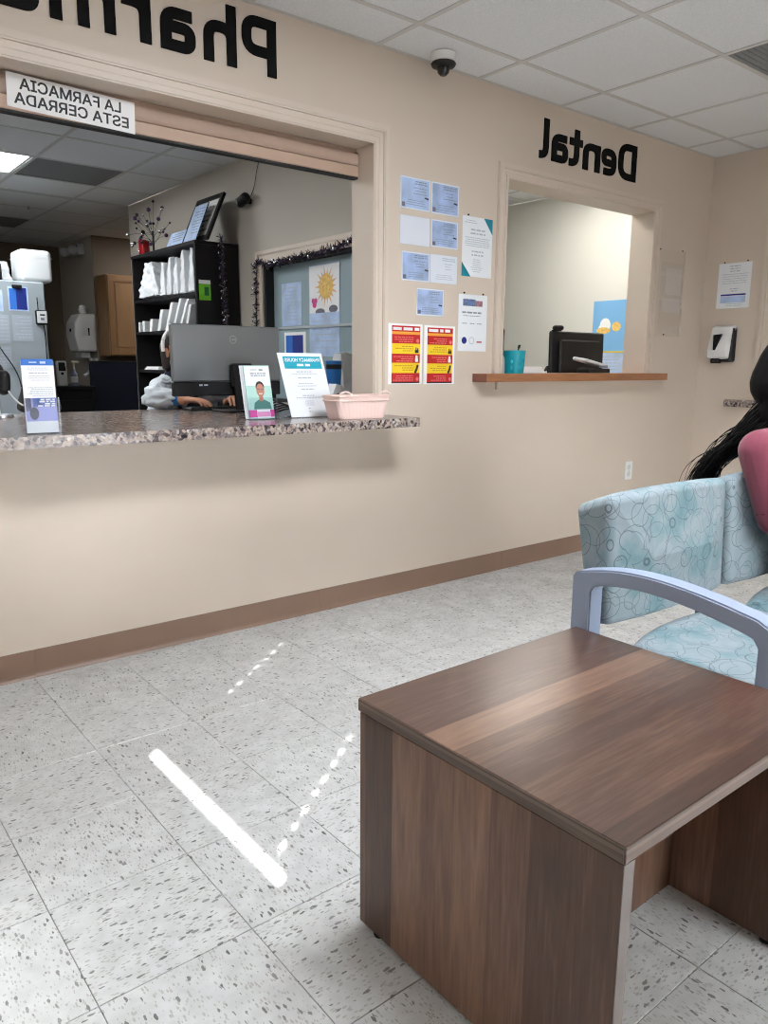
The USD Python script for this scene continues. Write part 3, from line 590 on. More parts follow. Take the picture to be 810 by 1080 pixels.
# ------------------------------------------------------------------ papers on the counter wall
def quad(F, a, b, c, d, n):
    v = np.array([F.o + F.u * p + F.v * q + F.n * n for p, q in ((a, c), (b, c), (b, d), (a, d))]); return trimesh.Trimesh(v, [[0, 1, 2], [0, 2, 3]], process=False)
def sheet(name, label, cat, F, w, h, m, group=None, sleeve=True, curl=0.0):
    c = F.o + F.u * w / 2
    t = Thing(name, label, cat, c, group)
    t.add('paper', F.rect(0, w, 0, h, 0.0, 0.0012), m, smooth=False)
    return t
def cert(x0, x1, z0, z1, label, m, seal=True, text=True, gl=False, seed=0):
    F = wallF(x0, z0); w, h = x1 - x0, z1 - z0
    t = sheet('certificate', label, 'certificate', F, w, h, PAPER, 'certificates left of the dental opening')
    d = 0.0014
    if m is not PAPER: t.add('printed_field', F.rect(0.006, w - 0.006, 0.006, h - 0.006, 0.0012, 0.0014), m, smooth=False)
    if text:
        t.add('print', cat_([F.lines(w * .42, w * .93, h * .90, 2, h * .07, h * .03, d, 'c', seed, (.7, 1)), F.lines(w * .40, w * .92, h * .70, 3, h * .09, h * .022, d, 'c', seed + 1, (.4, .9)), F.lines(w * .12, w * .9, h * .30, 3, h * .07, h * .018, d, 'c', seed + 2, (.6, 1))]), INK if m is not PAPER else INKLIGHT, smooth=False)
    if seal:
        t.add('seal', F.rect(w * .05, w * .155, h * .06, h * .2, d, d + .0004), GREYPRINT, smooth=False)
        sg = [F.put(ext(Polygon([(0, 0), (w * .14, -h * .03), (w * .15, h * .02), (w * .03, h * .045)]), 0.0004), d)]
        for q in sg: q.apply_translation(F.u * w * .80 + F.v * h * .40)
        t.add('signature', cat_(sg), INKBLACK, smooth=False)
    t.add('plastic_sleeve', quad(F, -0.003, w + 0.003, -0.003, h + 0.003, 0.0028), SLEEVE, smooth=False)
    return t
cert(2.339, 2.520, 1.807, 1.944, 'pale blue certificate with a white sheen, top left of the certificate cluster', PAPERB2, seed=1)
cert(2.527, 2.704, 1.806, 1.945, 'blue certificate at the top right of the certificate cluster', PAPERB, seed=2)
cert(2.340, 2.520, 1.653, 1.778, 'blank white sheet in the second row of the certificate cluster', PAPER, False, False, seed=3)
cert(2.530, 2.703, 1.657, 1.780, 'blue certificate right of the blank white sheet', PAPERB, seed=4)
cert(2.351, 2.524, 1.493, 1.622, 'blue certificate at the left of the third row of the cluster', PAPERB, seed=5)
cert(2.528, 2.704, 1.494, 1.624, 'white typed certificate at the right of the third row of the cluster', PAPER, False, True, seed=6)
cert(2.445, 2.618, 1.340, 1.464, 'blue certificate hanging alone at the bottom of the cluster', PAPERB, seed=7)
def pins(F, spots, label):
    for (u, v), l in zip(spots, label):
        c = F.o + F.u * u + F.v * v
        single('push_pin', lathe([(0, 0.0), (0.0045, 0.0), (0.0045, 0.003), (0.003, 0.006), (0, 0.0065)], (0, 0, 0), 10).apply_transform(F.M).apply_translation(F.u * u + F.v * v), MATBLACK, l, 'push pin', 'push pins on the walls')
# teal cornered notice
F = wallF(2.733, 1.540); w, h = 0.209, 0.281
t = sheet('teal_cornered_notice', 'white notice with two dark teal corner triangles beside the dental casing', 'notice', F, w, h, PAPER)
t.add('corner_triangle', F.poly(Polygon([(w * .70, h), (w, h), (w, h * .74)]), .0012, .0015), TEAL, smooth=False)
t.add('corner_triangle', F.poly(Polygon([(0, 0), (w * .30, 0), (0, h * .24)]), .0012, .0015), TEAL, smooth=False)
t.add('print', cat_([F.lines(w * .06, w * .5, h * .94, 2, h * .035, h * .012, .0012, 'c', 4), F.lines(w * .25, w * .78, h * .80, 2, h * .06, h * .026, .0012, 'c', 5, (.7, 1)), F.lines(w * .08, w * .92, h * .66, 5, h * .034, h * .012, .0012, 'c', 6, (.8, 1)),
                     F.lines(w * .25, w * .78, h * .44, 2, h * .06, h * .024, .0012, 'c', 7, (.6, 1)), F.lines(w * .3, w * .7, h * .30, 7, h * .034, h * .011, .0012, 'c', 8, (.5, 1))]), INKLIGHT, smooth=False)
pins(F, [(w * .18, h + .006)], ['dark push pin above the teal cornered notice'])
# flyer with the city picture (codes left out)
F = wallF(2.720, 1.179); w, h = 0.201, 0.275
t = sheet('information_flyer', 'pale blue white flyer with a city picture banner near the dental shelf', 'flyer', F, w, h, PAPER)
t.add('picture', F.rect(w * .15, w * .58, h * .80, h * .92, .0012, .0015), PICTBLUE, smooth=False)
t.add('picture', F.rect(w * .58, w * .83, h * .80, h * .90, .0012, .0015), mat('town_print', S(150, 110, 120), 0.6, var=0.5, vscale=130.0), smooth=False)
t.add('print', cat_([F.lines(w * .12, w * .85, h * .70, 1, h * .05, h * .028, .0012, 'c', 11, (.95, 1)), F.lines(w * .15, w * .78, h * .635, 1, h * .05, h * .012, .0012, 'c', 12, (.9, 1))] +
        [F.lines(w * a, w * (a + .17), h * .50, 1, h * .05, h * .014, .0012, 'c', 13 + i, (.9, 1)) for i, a in enumerate((.13, .40, .66))]), INK, smooth=False)
t.add('emblem', F.poly(Point(w * .22, h * .19).buffer(w * .085), .0012, .0015), DARKBLUE, smooth=False)
t.add('emblem', F.poly(Point(w * .48, h * .19).buffer(w * .09).difference(Point(w * .48, h * .19).buffer(w * .075)), .0012, .0015), INKLIGHT, smooth=False)
t.add('emblem', F.rect(w * .66, w * .84, h * .155, h * .18, .0012, .0015), mat('rose_print', S(190, 70, 100), 0.6), smooth=False)
pins(F, [(w * .18, h + .007), (w * .84, h + .006)], ['left dark push pin above the city picture flyer', 'right dark push pin above the city picture flyer'])
# red and yellow striped notices
def striped(x0, x1, z0, z1, label, seed):
    F = wallF(x0, z0); w, h = x1 - x0, z1 - z0
    t = sheet('striped_notice', label, 'notice', F, w, h, PAPERW, 'red and yellow striped notices')
    a, b = w * .105, w * .93; vs = [.955, .85, .69, .52, .365, .195, .055]
    t.add('header_band', F.rect(a, b, h * .87, h * .965, .0012, .0014), RED, smooth=False)
    t.add('header_lettering', F.lines(a + .004, b - .004, h * .94, 1, .02, h * .048, .0014, 'c', seed, (.92, .98)), PAPERW, smooth=False)
    t.add('orange_band', F.rect(a, b, h * .825, h * .87, .0012, .0014), ORANGE, smooth=False)
    ed = [.825, .675, .505, .355, .185, .035]
    for i, (p, q) in enumerate(zip(ed, ed[1:])):
        red = i % 2 == 0
        t.add('red_band' if red else 'yellow_band', F.rect(a, b, h * q, h * p, .0012, .0014), RED if red else YELLOW, smooth=False)
        t.add('band_print', F.lines(a + .01, b - w * .2, h * (p - .04), 3, h * .036, h * .016, .0014, 'l', seed + i, (.5, 1)), PINKISH if red else OCHRE, smooth=False)
        u = b - w * .10; v = h * (q + .018)
        fig = unary_union([Point(u, v + h * .085).buffer(w * .035), sbox(u - w * .04, v, u + w * .045, v + h * .065)]) if i in (2,) else (unary_union([sbox(u - w * .05, v, u + w * .06, v + h * .05), sbox(u - w * .03, v + .01, u, v + h * .09), sbox(u + w * .02, v + .01, u + w * .05, v + h * .08)]) if i == 1 else (LineString([(u - w * .03, v), (u + w * .01, v + h * .05), (u + w * .03, v + h * .10)]).buffer(w * .03) if i == 3 else Point(u + w * .03, v + h * .03).buffer(w * .045)))
        t.add('pictogram', F.poly(fig, .0014, .0016), INKBLACK if not red else (PAPERW if i == 2 else PINKISH), smooth=False)
    t.add('footer_band', F.rect(a, b, h * .015, h * .035, .0012, .0014), INKBLACK, smooth=False)
striped(2.275, 2.486, 1.020, 1.298, 'red and yellow striped notice touching the pharmacy casing, left of the pair', 20)
striped(2.497, 2.700, 1.018, 1.296, 'red and yellow striped notice on the right of the pair, below the certificates', 40)
# clear document holder right of the dental opening
F = wallF(4.432, 1.300); w, h = 0.296, 0.53
t = Thing('clear_document_holder', 'clear plastic holder with faint pockets between the dental casing and the room corner', 'document holder', (4.58, 0, 1.30))
t.add('back_sheet', quad(F, 0, w, 0, h, 0.002), pane_mat('hazy_acrylic', (0.985, 0.985, 0.985), 0.8, 0.2), smooth=False)
for a, b in ((.02, .22), (.24, .37), (.39, .455)):
    t.add('pocket', quad(F, w * .08, w * .97, a, b, .012), MATS['hazy_acrylic'], smooth=False)
t.add('faint_card', F.rect(w * .30, w * .92, .26, .42, .004, .0052), mat('faint_card', (0.62, 0.55, 0.50), 0.5), smooth=False)
t.add('faint_card', F.rect(w * .22, w * .90, .15, .235, .004, .0052), MATS['faint_card'], smooth=False)
t.add('bright_edge', cat_([F.rect(w - .004, w, .0, .18, .002, .013), F.rect(w - .004, w, .20, .53, .002, .010)]), TRIM, smooth=False)
pins(F0, [(4.447, 1.826), (4.700, 1.836), (4.55, 1.312)], ['dark push pin beside the upper dental casing', 'dark push pin at the top of the clear holder', 'dark push pin at the bottom of the clear holder'])
# outlet
t = Thing('wall_outlet', 'white outlet plate low on the counter wall above the bench', 'outlet', (4.263, 0, 0.40))
F = wallF(4.222, 0.398)
t.add('plate', F.rect(0, .078, 0, .116, 0, .006, .002), WHITE, smooth=False)
for v in (.022, .066): t.add('socket', F.put(ext(Point(.039, v + .014).buffer(.0165), .0015), .006), OFFWHITE, smooth=False)
t.add('screw', F.put(ext(Point(.039, .058).buffer(.003), .001), .006), METAL, smooth=False)
# right end wall
F = sideF(XR - 0.0005, -0.099, 1.487); w, h = .219, .284
t = sheet('clinic_notice', 'white typed notice with a dark blue bar on the right end wall', 'notice', F, w, h, PAPER)
t.add('blue_bar', F.rect(w * .12, w * .88, h * .28, h * .315, .0012, .0015), DARKBLUE, smooth=False)
t.add('pale_field', F.rect(w * .12, w * .88, h * .12, h * .27, .0012, .0014), PAPERB2, smooth=False)
t.add('print', cat_([F.lines(w * .3, w * .7, h * .94, 3, h * .055, h * .022, .0012, 'c', 61, (.6, 1)), F.lines(w * .1, w * .92, h * .76, 5, h * .05, h * .013, .0012, 'c', 62, (.8, 1)), F.lines(w * .35, w * .7, h * .44, 2, h * .05, h * .02, .0012, 'c', 63), F.lines(w * .2, w * .9, h * .10, 2, h * .04, h * .012, .0012, 'c', 64)]), INKLIGHT, smooth=False)
pins(F, [(w * .16, h + .006), (w * .86, h + .007)], ['left dark push pin above the right wall notice', 'right dark push pin above the right wall notice'])
t = Thing('soap_dispenser', 'white and black hand sanitizer dispenser on the right end wall', 'soap dispenser', (XR, -0.185, 1.13))
F = sideF(XR - 0.0005, -0.105, 1.130)
t.add('back_plate', F.rect(.012, .158, .012, .235, 0, .06, .01), BLACK)
sh = hull([F.o + F.u * u + F.v * v + F.n * d for u, v, d in [(.012, .022, .03), (.135, .030, .03), (.022, .235, .03), (.150, .238, .03), (.014, .050, .075), (.130, .050, .075), (.026, .225, .058), (.142, .228, .058), (.02, .09, .088), (.125, .09, .088)]], .010, 12)
sh = sh - mf(F.rect(.022, .085, -.02, .035, .02, .2))
t.add('cover', tm(sh), WHITE)
t.add('window_slot', F.poly(Polygon([(.046, .185), (.098, .190), (.066, .088), (.050, .088)]), .078, .098), BLACK, smooth=False)
t.add('nozzle', F.rect(.026, .082, .004, .034, .03, .078, .006), BLACK)
# dome camera
t = Thing('dome_camera', 'white and black dome security camera on the ceiling edge', 'camera', (2.472, -0.125, H))
c = (2.472, -0.125, H)
t.add('housing', lathe([(0, -.001), (.052, -.001), (.055, -.006), (.055, -.034), (.050, -.040), (0, -.040)], c), WHITE)
t.add('black_ring', lathe([(0, -.040), (.052, -.040), (.055, -.045), (.050, -.054), (.03, -.058), (0, -.058)], c), BLACK)
t.add('lens_dome', lathe([(.026, -.056), (.028, -.066), (.024, -.080), (.014, -.090), (0, -.093)], c), mat('dome_black', (0.01, 0.01, 0.011), 0.12))

# ------------------------------------------------------------------ side table
t = Thing('side_table', 'dark walnut laminate side table with slab sides', 'table', (1.15, -2.0, 0))
TX0, TX1, TY0, TY1, TZ = 0.822, 1.478, -2.297, -1.712, 0.489
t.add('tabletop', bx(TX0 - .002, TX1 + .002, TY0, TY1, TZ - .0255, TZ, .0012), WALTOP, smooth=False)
t.add('edge_band', bx(TX0 - .0035, TX0 - .0021, TY0 + .001, TY1 - .001, TZ - .0245, TZ - .0012), WALEDGE, smooth=False)
t.add('edge_band', bx(TX0 - .001, TX1 + .001, TY0 - .0016, TY0 - .0001, TZ - .0245, TZ - .0012), WALEDGE, smooth=False)
for x0, x1 in ((TX0, TX0 + .025), (TX1 - .068, TX1 - .043)):
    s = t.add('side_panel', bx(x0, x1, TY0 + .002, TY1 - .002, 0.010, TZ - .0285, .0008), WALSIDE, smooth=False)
    t.add('edge_band', bx(x0 + .0004, x1 - .0004, TY0 + .0008, TY0 + .0019, .011, TZ - .029), WALEDGEV, s, smooth=False)
    for y in (TY0 + .05, TY1 - .05):
        t.add('glide', lathe([(0, 0), (.011, 0), (.012, .006), (.006, .0102), (0, .0102)], (x0 + .0125, y, 0), 14), BLACK, s)
t.add('modesty_panel', bx(TX0 + .0255, TX1 - .0685, -2.046, -2.026, 0.012, TZ - .0285, .0008), WALMID_SHADED, smooth=False)
t.add('spacer', bx(TX0 + .004, TX1 - .047, TY0 + .006, TY1 - .006, TZ - .0286, TZ - .0254), MATBLACK, smooth=False)

# ------------------------------------------------------------------ bench
t = Thing('waiting_bench', 'two seat waiting room bench in pale teal arc patterned fabric with blue grey arms', 'bench', (2.14, -1.95, 0))
def back_cushion(x0, x1):
    pts, rs = [], []
    for x, dx in ((x0, .028), (x1, -.028)):
        for y, z in ((-1.702, .500), (-1.727, .503), (-1.656, .752), (-1.716, .776)): pts.append((x + dx, y, z)); rs.append(.026)
    xm = (x0 + x1) / 2
    for f in (.25, .5, .75):
        x = x0 + (x1 - x0) * f; b = 1 - (2 * f - 1) ** 2
        pts += [(x, -1.727 - .018 * b, .503), (x, -1.716 - .022 * b, .776 + .012 * b), (x, -1.656, .754 + .012 * b), (x, -1.735 - .026 * b, .64)]; rs += [.026] * 4
    return tm(hull(pts, rs, 28))
def seat_cushion(x0, x1):
    pts, rs = [], []
    for z, r in ((.392, .03), (.418, .032)):
        for fx in np.linspace(0, 1, 7):
            x = x0 + .034 + (x1 - x0 - .068) * fx; bow = .035 * (1 - (2 * fx - 1) ** 2); dome = .012 * (1 - (2 * fx - 1) ** 2)
            pts += [(x, -1.825 + bow * 1.1, z + dome * .3), (x, -2.00, z + dome * .9), (x, -2.215, z + dome * .4)]; rs += [r] * 3
    return tm(hull(pts, rs, 24))
SX = [(1.556, 2.118), (2.142, 2.704)]
for a, b in SX:
    t.add('backrest', back_cushion(a, b), FABRIC, smooth=50)
for a, b in SX:
    s = t.add('seat', seat_cushion(a, b), FABRIC, smooth=50)
    t.add('seat_pan', bx(a + .03, b - .03, -2.20, -1.84, .347, .366, .004), ARMDARK, s, smooth=False)
outer = [(-1.682, 0), (-1.682, .607), (-1.690, .619), (-1.705, .625)] + [tuple(p) for p in bez((-1.74, .633), (-1.86, .664), (-2.00, .645), (-2.135, .616), n=16)] + [(-2.168, .600), (-2.180, .578), (-2.185, .54), (-2.190, 0)]
inner = [(-2.142, 0), (-2.140, .556), (-2.128, .574)] + [tuple(p) for p in bez((-2.10, .582), (-1.99, .606), (-1.87, .625), (-1.76, .598), n=14)] + [(-1.745, .592), (-1.737, .580), (-1.737, 0)]
def arm(x0, x1):
    p = Polygon(outer + inner).buffer(0); ms = []
    core = ext(p, x1 - x0 - .008); core.apply_translation([0, 0, .004]); ms.append(core)
    thin = ext(p.buffer(-.004, join_style=2), x1 - x0); ms.append(thin)
    m = m3.Manifold.batch_hull([mf(thin)]) if 0 else None
    T = np.array([[0, 0, 1, x0], [1, 0, 0, 0], [0, 1, 0, 0], [0, 0, 0, 1.0]])
    return cat_([q.apply_transform(T) for q in ms])
for x0, x1 in ((1.497, 1.549), (2.711, 2.763)):
    a = t.add('arm_frame', arm(x0, x1), ARM, smooth=40)
    for y in (-1.710, -2.166): t.add('glide', lathe([(0, -.001), (.014, -.001), (.014, .004), (0, .004)], ((x0 + x1) / 2, y, .001), 14), BLACK, a)
for y in (-1.90, -2.12): t.add('seat_rail', bx(1.545, 2.715, y - .02, y + .02, .305, .346, .004), ARM, smooth=False)
for x in (1.575, 2.13, 2.685):
    t.add('back_bracket', cat_([bx(x - .016, x + .016, -1.698, -1.672, .31, .62, .003), bx(x - .016, x + .016, -1.90, -1.675, .31, .335, .003)]), ARMDARK, smooth=False)
t.add('back_rail', bx(1.56, 2.70, -1.684, -1.664, .515, .545, .003), ARMDARK, smooth=False)

# ------------------------------------------------------------------ on the pharmacy counter
def tilt(F, deg):
    """F leaned back about its lower edge."""
    a = math.radians(deg); return Frame(F.o, F.u, F.v * math.cos(a) - F.n * math.sin(a))
def acrylic_holder(t, F, w, h, d):
    """Open-topped leaflet holder: back, front lip, two sides, floor. F is its front lower edge."""
    t.add('holder_front', F.rect(0, w, 0, h, -.0015, 0), ACRYLIC, smooth=False)
    t.add('holder_side', F.rect(0, .0015, 0, h, -d, -.0016), ACRYLIC, smooth=False); t.add('holder_side', F.rect(w - .0015, w, 0, h, -d, -.0016), ACRYLIC, smooth=False)
    t.add('holder_floor', F.rect(.0016, w - .0016, 0, .002, -d, -.0016), ACRYLIC, smooth=False)
# left leaflet stand
t = Thing('leaflet_holder', 'clear stand of tall leaflets with a blue top band, leftmost on the counter', 'leaflet holder', (0.71, -0.14, CT))
Fb = Frame((0.655, -0.150, CT), (1, -.06, 0), (0, 0, 1)); acrylic_holder(t, Fb, .106, .118, .035)
F = tilt(Frame((0.6585, -0.135, CT + .0035), (1, -.06, 0), (0, 0, 1)), 4); w, h = .0985, .238
s = t.add('leaflet', F.rect(0, w, 0, h, -.004, 0), PAPERW, smooth=False)
d = .0001
for n_, a, m in (('top_band', (0, w, h * .915, h), BLUE), ('photo_field', (w * .03, w, h * .16, h * .475), LAVENDER), ('photo_shade', (w * .03, w * .2, h * .30, h * .475), GREYPRINT), ('blue_panel', (w * .26, w * .98, h * .355, h * .475), BLUE)):
    t.add(n_, F.rect(*a, d, d + .0003), m, s, smooth=False)
t.add('hand_picture', F.poly(affinity.rotate(Point(w * .28, h * .26).buffer(1), 0) if 0 else affinity.translate(affinity.scale(Point(0, 0).buffer(1), w * .14, h * .085), w * .28, h * .265), d, d + .0005), GREYPRINT, s, smooth=False)
t.add('top_marks', cat_([F.rect(w * .24, w * .48, h * .945, h * .965, d + .0003, d + .0006), F.rect(w * .58, w * .76, h * .94, h * .97, d + .0003, d + .0006)]), PAPERB2, s, smooth=False)
t.add('headline', cat_([F.lines(w * a, w * .95, h * v, 1, .01, h * .020, d + .0003, 'l', 70 + i, (.98, 1)) for i, (a, v) in enumerate(((.50, .462), (.45, .435), (.62, .405), (.40, .378)))]), PAPERW, s, smooth=False)
t.add('print', cat_([F.lines(w * .15, w * .85, h * .885, 2, h * .025, h * .008, d, 'c', 75, (.8, 1)), F.lines(w * .2, w * .8, h * .82, 1, h * .03, h * .013, d, 'c', 76, (.9, 1)), F.lines(w * .15, w * .85, h * .775, 3, h * .028, h * .007, d, 'l', 77, (.6, 1)), F.lines(w * .12, w * .92, h * .62, 6, h * .022, h * .009, d, 'l', 78, (.8, 1))]), INKLIGHT, s, smooth=False)
# pink leaflet stand
t = Thing('leaflet_holder', 'clear stand of leaflets with a pink foot and a portrait picture, beside the monitor', 'leaflet holder', (1.63, 0.06, CT))
Fb = Frame((1.578, 0.040, CT), (1, -.03, 0), (-.03, 0, 1)); acrylic_holder(t, Fb, .130, .092, .035)
F = tilt(Frame((1.582, 0.060, CT + .003), (1, -.03, 0), (-.075, 0, 1)), 5); w, h = .120, .222
for k in (1, 2):
    Fk = Frame(F.o - F.n * .006 * k - F.u * .006 * k, F.u, F.v); t.add('leaflet_behind', Fk.rect(0, w * .97, 0, h, -.002, 0), PAPER, smooth=False)
s = t.add('leaflet', F.rect(0, w, 0, h, -.003, 0), MINT, smooth=False)
t.add('pale_top', F.rect(w * .02, w * .98, h * .62, h * .985, d, d + .0002), PAPER, s, smooth=False)
t.add('pink_foot', F.rect(0, w, h * .03, h * .165, d, d + .0004), MAGENTA, s, smooth=False)
t.add('pink_box', F.rect(w * .32, w * .84, h * .015, h * .175, d + .0004, d + .0007), PAPERW, s, smooth=False)
t.add('pink_box', F.rect(w * .33, w * .83, h * .035, h * .13, d + .0007, d + .0009), PINKPRINT, s, smooth=False)
el = lambda cx, cy, rx, ry: affinity.translate(affinity.scale(Point(0, 0).buffer(1), rx, ry), cx, cy)
cx, hx = w * .55, 1
t.add('portrait_shirt', F.poly(Polygon([(w * .22, h * .18), (w * .27, h * .30), (w * .45, h * .36), (w * .65, h * .36), (w * .88, h * .30), (w * .92, h * .18)]), d + .0002, d + .0005), GREENSHIRT, s, smooth=False)
t.add('portrait_neck', F.rect(w * .47, w * .63, h * .33, h * .44, d + .0005, d + .0007), SKINPRINT, s, smooth=False)
t.add('portrait_hair', F.poly(el(cx, h * .60, w * .165, h * .105), d + .0004, d + .0006), INKBLACK, s, smooth=False)
t.add('portrait_face', F.poly(el(cx, h * .535, w * .155, h * .125), d + .0007, d + .0010), SKINPRINT, s, smooth=False)
t.add('portrait_glasses', cat_([F.rect(w * .42, w * .53, h * .545, h * .562, d + .001, d + .0012), F.rect(w * .57, w * .68, h * .545, h * .562, d + .001, d + .0012)]), GREYPRINT, s, smooth=False)
t.add('portrait_smile', F.rect(w * .48, w * .62, h * .465, h * .478, d + .001, d + .0012), PAPERW, s, smooth=False)
t.add('print', cat_([F.lines(w * .25, w * .5, h * .925, 1, .01, h * .012, d + .0002, 'c', 81, (.9, 1)), F.lines(w * .58, w * .76, h * .93, 1, .01, h * .025, d + .0002, 'c', 82, (.9, 1)), F.lines(w * .2, w * .9, h * .86, 2, h * .04, h * .018, d + .0002, 'c', 83, (.8, 1))]), INK, s, smooth=False)
# pharmacy hours sign
t = Thing('hours_sign', 'white pharmacy hours sign with a turquoise header in a clear leaning stand', 'sign', (1.89, 0.06, CT))
F = tilt(Frame((1.782, 0.050, CT + .003), (1, .02, 0), (-.155, 0, 1)), 9); w, h = .232, .282
t.add('stand_back', F.rect(-.002, w + .002, -.001, h + .002, -.004, -.0025), ACRYLIC, smooth=False); t.add('stand_foot', bx(1.785, 2.012, .035, .12, CT, CT + .0028), ACRYLIC, smooth=False)
s = t.add('paper', F.rect(0, w, 0, h, -.002, 0), PAPER, smooth=False)
t.add('header_band', F.rect(w * .10, w * .945, h * .755, h * .945, d, d + .0003), CYAN, s, smooth=False)
t.add('header_lettering', F.text('PHARMACY HOURS', h * .052, w * .915, h * .865, d + .0003, w * .78, True), PAPERW, s, smooth=False)
t.add('header_lettering', F.lines(w * .38, w * .68, h * .83, 1, .01, h * .035, d + .0003, 'c', 92, (.98, 1)), PAPERW, s, smooth=False)
t.add('print', cat_([F.lines(w * .34, w * .68, h * .715, 1, .01, h * .016, d, 'c', 93, (.95, 1)), F.lines(w * .22, w * .8, h * .68, 1, .01, h * .010, d, 'c', 94, (.95, 1)), F.lines(w * .34, w * .66, h * .62, 1, .01, h * .018, d, 'c', 95, (.95, 1)), F.lines(w * .25, w * .75, h * .53, 2, h * .04, h * .012, d, 'c', 96, (.5, 1)),
                     F.lines(w * .35, w * .66, h * .44, 1, .01, h * .016, d, 'c', 97, (.95, 1)), F.lines(w * .35, w * .62, h * .34, 1, .01, h * .016, d, 'c', 98, (.95, 1)), F.lines(w * .2, w * .82, h * .305, 1, .01, h * .013, d, 'c', 99, (.95, 1)), F.lines(w * .3, w * .66, h * .25, 3, h * .03, h * .010, d, 'c', 90, (.4, 1)), F.lines(w * .42, w * .5, h * .14, 2, h * .05, h * .016, d, 'c', 91, (.8, 1))]), INKLIGHT, s, smooth=False)
# pink basket
t = Thing('plastic_basket', 'small pale pink ribbed plastic basket at the right end of the granite counter', 'basket', (2.02, -0.105, CT))
def rring(cx, cy, z, hx, hy, r, ribs=0.0, n=96, nr=36):
    p = sbox(cx - hx, cy - hy, cx + hx, cy + hy).buffer(-r).buffer(r, 12).exterior; out = []
    for i in range(n):
        q = p.interpolate(i / n, True); c = np.array([q.x - cx, q.y - cy]); k = 1 + ribs * math.cos(i / n * 2 * math.pi * nr); out.append([cx + c[0] * k, cy + c[1] * k, z])
    return out
def loft(rings, close_bottom=True):
    n = len(rings[0]); v = np.array([p for r in rings for p in r]); f = []
    for k in range(len(rings) - 1):
        for i in range(n):
            j = (i + 1) % n; f += [[k * n + i, k * n + j, (k + 1) * n + j], [k * n + i, (k + 1) * n + j, (k + 1) * n + i]]
    if close_bottom:
        v = np.vstack([v, v[:n].mean(0)]); c = len(v) - 1
        f += [[c, (i + 1) % n, i] for i in range(n)]
        v = np.vstack([v, v[-n - 1:-1].mean(0)]); c = len(v) - 1; o = (len(rings) - 1) * n
        f += [[c, o + i, o + (i + 1) % n] for i in range(n)]
    return trimesh.Trimesh(v, np.array(f), process=False)
bc = (2.015, -0.105)
R = [rring(*bc, CT + .0005, .120, .050, .02), rring(*bc, CT + .008, .124, .053, .02, .010), rring(*bc, CT + .070, .137, .062, .022, .014), rring(*bc, CT + .078, .140, .064, .022), rring(*bc, CT + .098, .143, .067, .024), rring(*bc, CT + .099, .139, .063, .022), rring(*bc, CT + .078, .136, .060, .02), rring(*bc, CT + .006, .119, .048, .018)]
t.add('basket_body', loft(R), PINKBASKET, smooth=40)
t.add('rim', cat_([tube(rring(*bc, CT + .098, .143, .067, .024) + rring(*bc, CT + .098, .143, .067, .024)[:1], .004, 6), tube(rring(*bc, CT + .079, .1425, .0665, .024) + rring(*bc, CT + .079, .1425, .0665, .024)[:1], .0025, 6)]), PINKBASKET)
for sx in (-1, 1):
    x = bc[0] + sx * .105
    t.add('handle', tube(bez((x - .034, bc[1] - .064, CT + .098), (x - .02, bc[1] - .066, CT + .124), (x + .02, bc[1] - .066, CT + .124), (x + .034, bc[1] - .064, CT + .098), n=12), .0042, 6), PINKBASKET)
# all-in-one computer seen from behind
t = Thing('desktop_monitor', 'large silver backed desktop computer seen from behind on the pharmacy counter', 'computer', (1.77, 0.62, CT))
F = Frame((1.488, 0.596, 0.957), (1, .012, 0), (0, .02, 1)); w, h = .577, .332
t.add('screen_shell', F.rect(0, w, h * .20, h, -.030, 0, .006), MONGREY); t.add('chin', F.rect(.001, w - .001, 0, h * .198, -.030, -.001, .004), BLACK)
t.add('screen', F.rect(.008, w - .008, h * .21, h - .008, -.0315, -.0302), mat('screen_dark', (0.02, 0.025, 0.03), 0.1), smooth=False)
ring = Point(0, 0).buffer(.019).difference(Point(0, 0).buffer(.0165)); lg = t.add('logo_ring', F.poly(affinity.translate(ring, w * .545, h * .80), .0003, .0011), METAL, smooth=False)
t.add('logo_letters', F.text('DELL', .0085, w * .545 + .0135, h * .80 - .0042, .0003, .027, True), METAL, lg, smooth=False)
t.add('hinge_cover', F.rect(w * .50, w * .70, h * .12, h * .46, .0002, .030, .008), BLACK)
nk = Polygon([(-.055, .215), (.055, .215), (.075, .0), (-.045, 0)]); FN = Frame((1.838, 0.555, CT + .008), (1, 0, 0), (0, .08, 1))
t.add('stand_neck', FN.poly(nk, -.02, 0), BLACK, smooth=False)
t.add('stand_base', bx(1.72, 1.95, .50, .70, CT + .0002, CT + .009, .003), BLACK)
t.add('port_label', F.lines(w * .22, w * .30, h * .165, 1, .01, .008, .0, 'c', 101, (.9, 1)), INKLIGHT, smooth=False)
t = Thing('keyboard', 'black keyboard lying on the counter behind the monitor', 'keyboard', (1.82, .74, CT))
t.add('case', bx(1.62, 2.06, .705, .815, CT + .0004, CT + .014, .003), BLACK)
t.add('keys', cat_([bx(1.63 + i * .0282, 1.653 + i * .0282, .712 + j * .020, .728 + j * .020, CT + .0141, CT + .018, .002) for i in range(15) for j in range(5)]), MATBLACK, smooth=False, kind='stuff')
t = Thing('cable_bundle', 'loose black cables on the counter beside the pink leaflet stand', 'cable', (1.80, .4, CT))
for k in range(5):
    y = .22 + .04 * k; t.add('cable', tube(bez((1.80 + .02 * k, y + .04, CT + .006 + .004 * k), (1.85, y - .1, CT + .05 + .01 * k), (1.95 + .02 * k, y + .15, CT + .02), (2.08 - .02 * k, y - .02, CT + .006 + .004 * k), n=16), .0038, 6), BLACK)
t = Thing('blue_tumbler', 'blue tumbler with a dark band standing behind the hours sign', 'cup', (2.32, .5, CT))
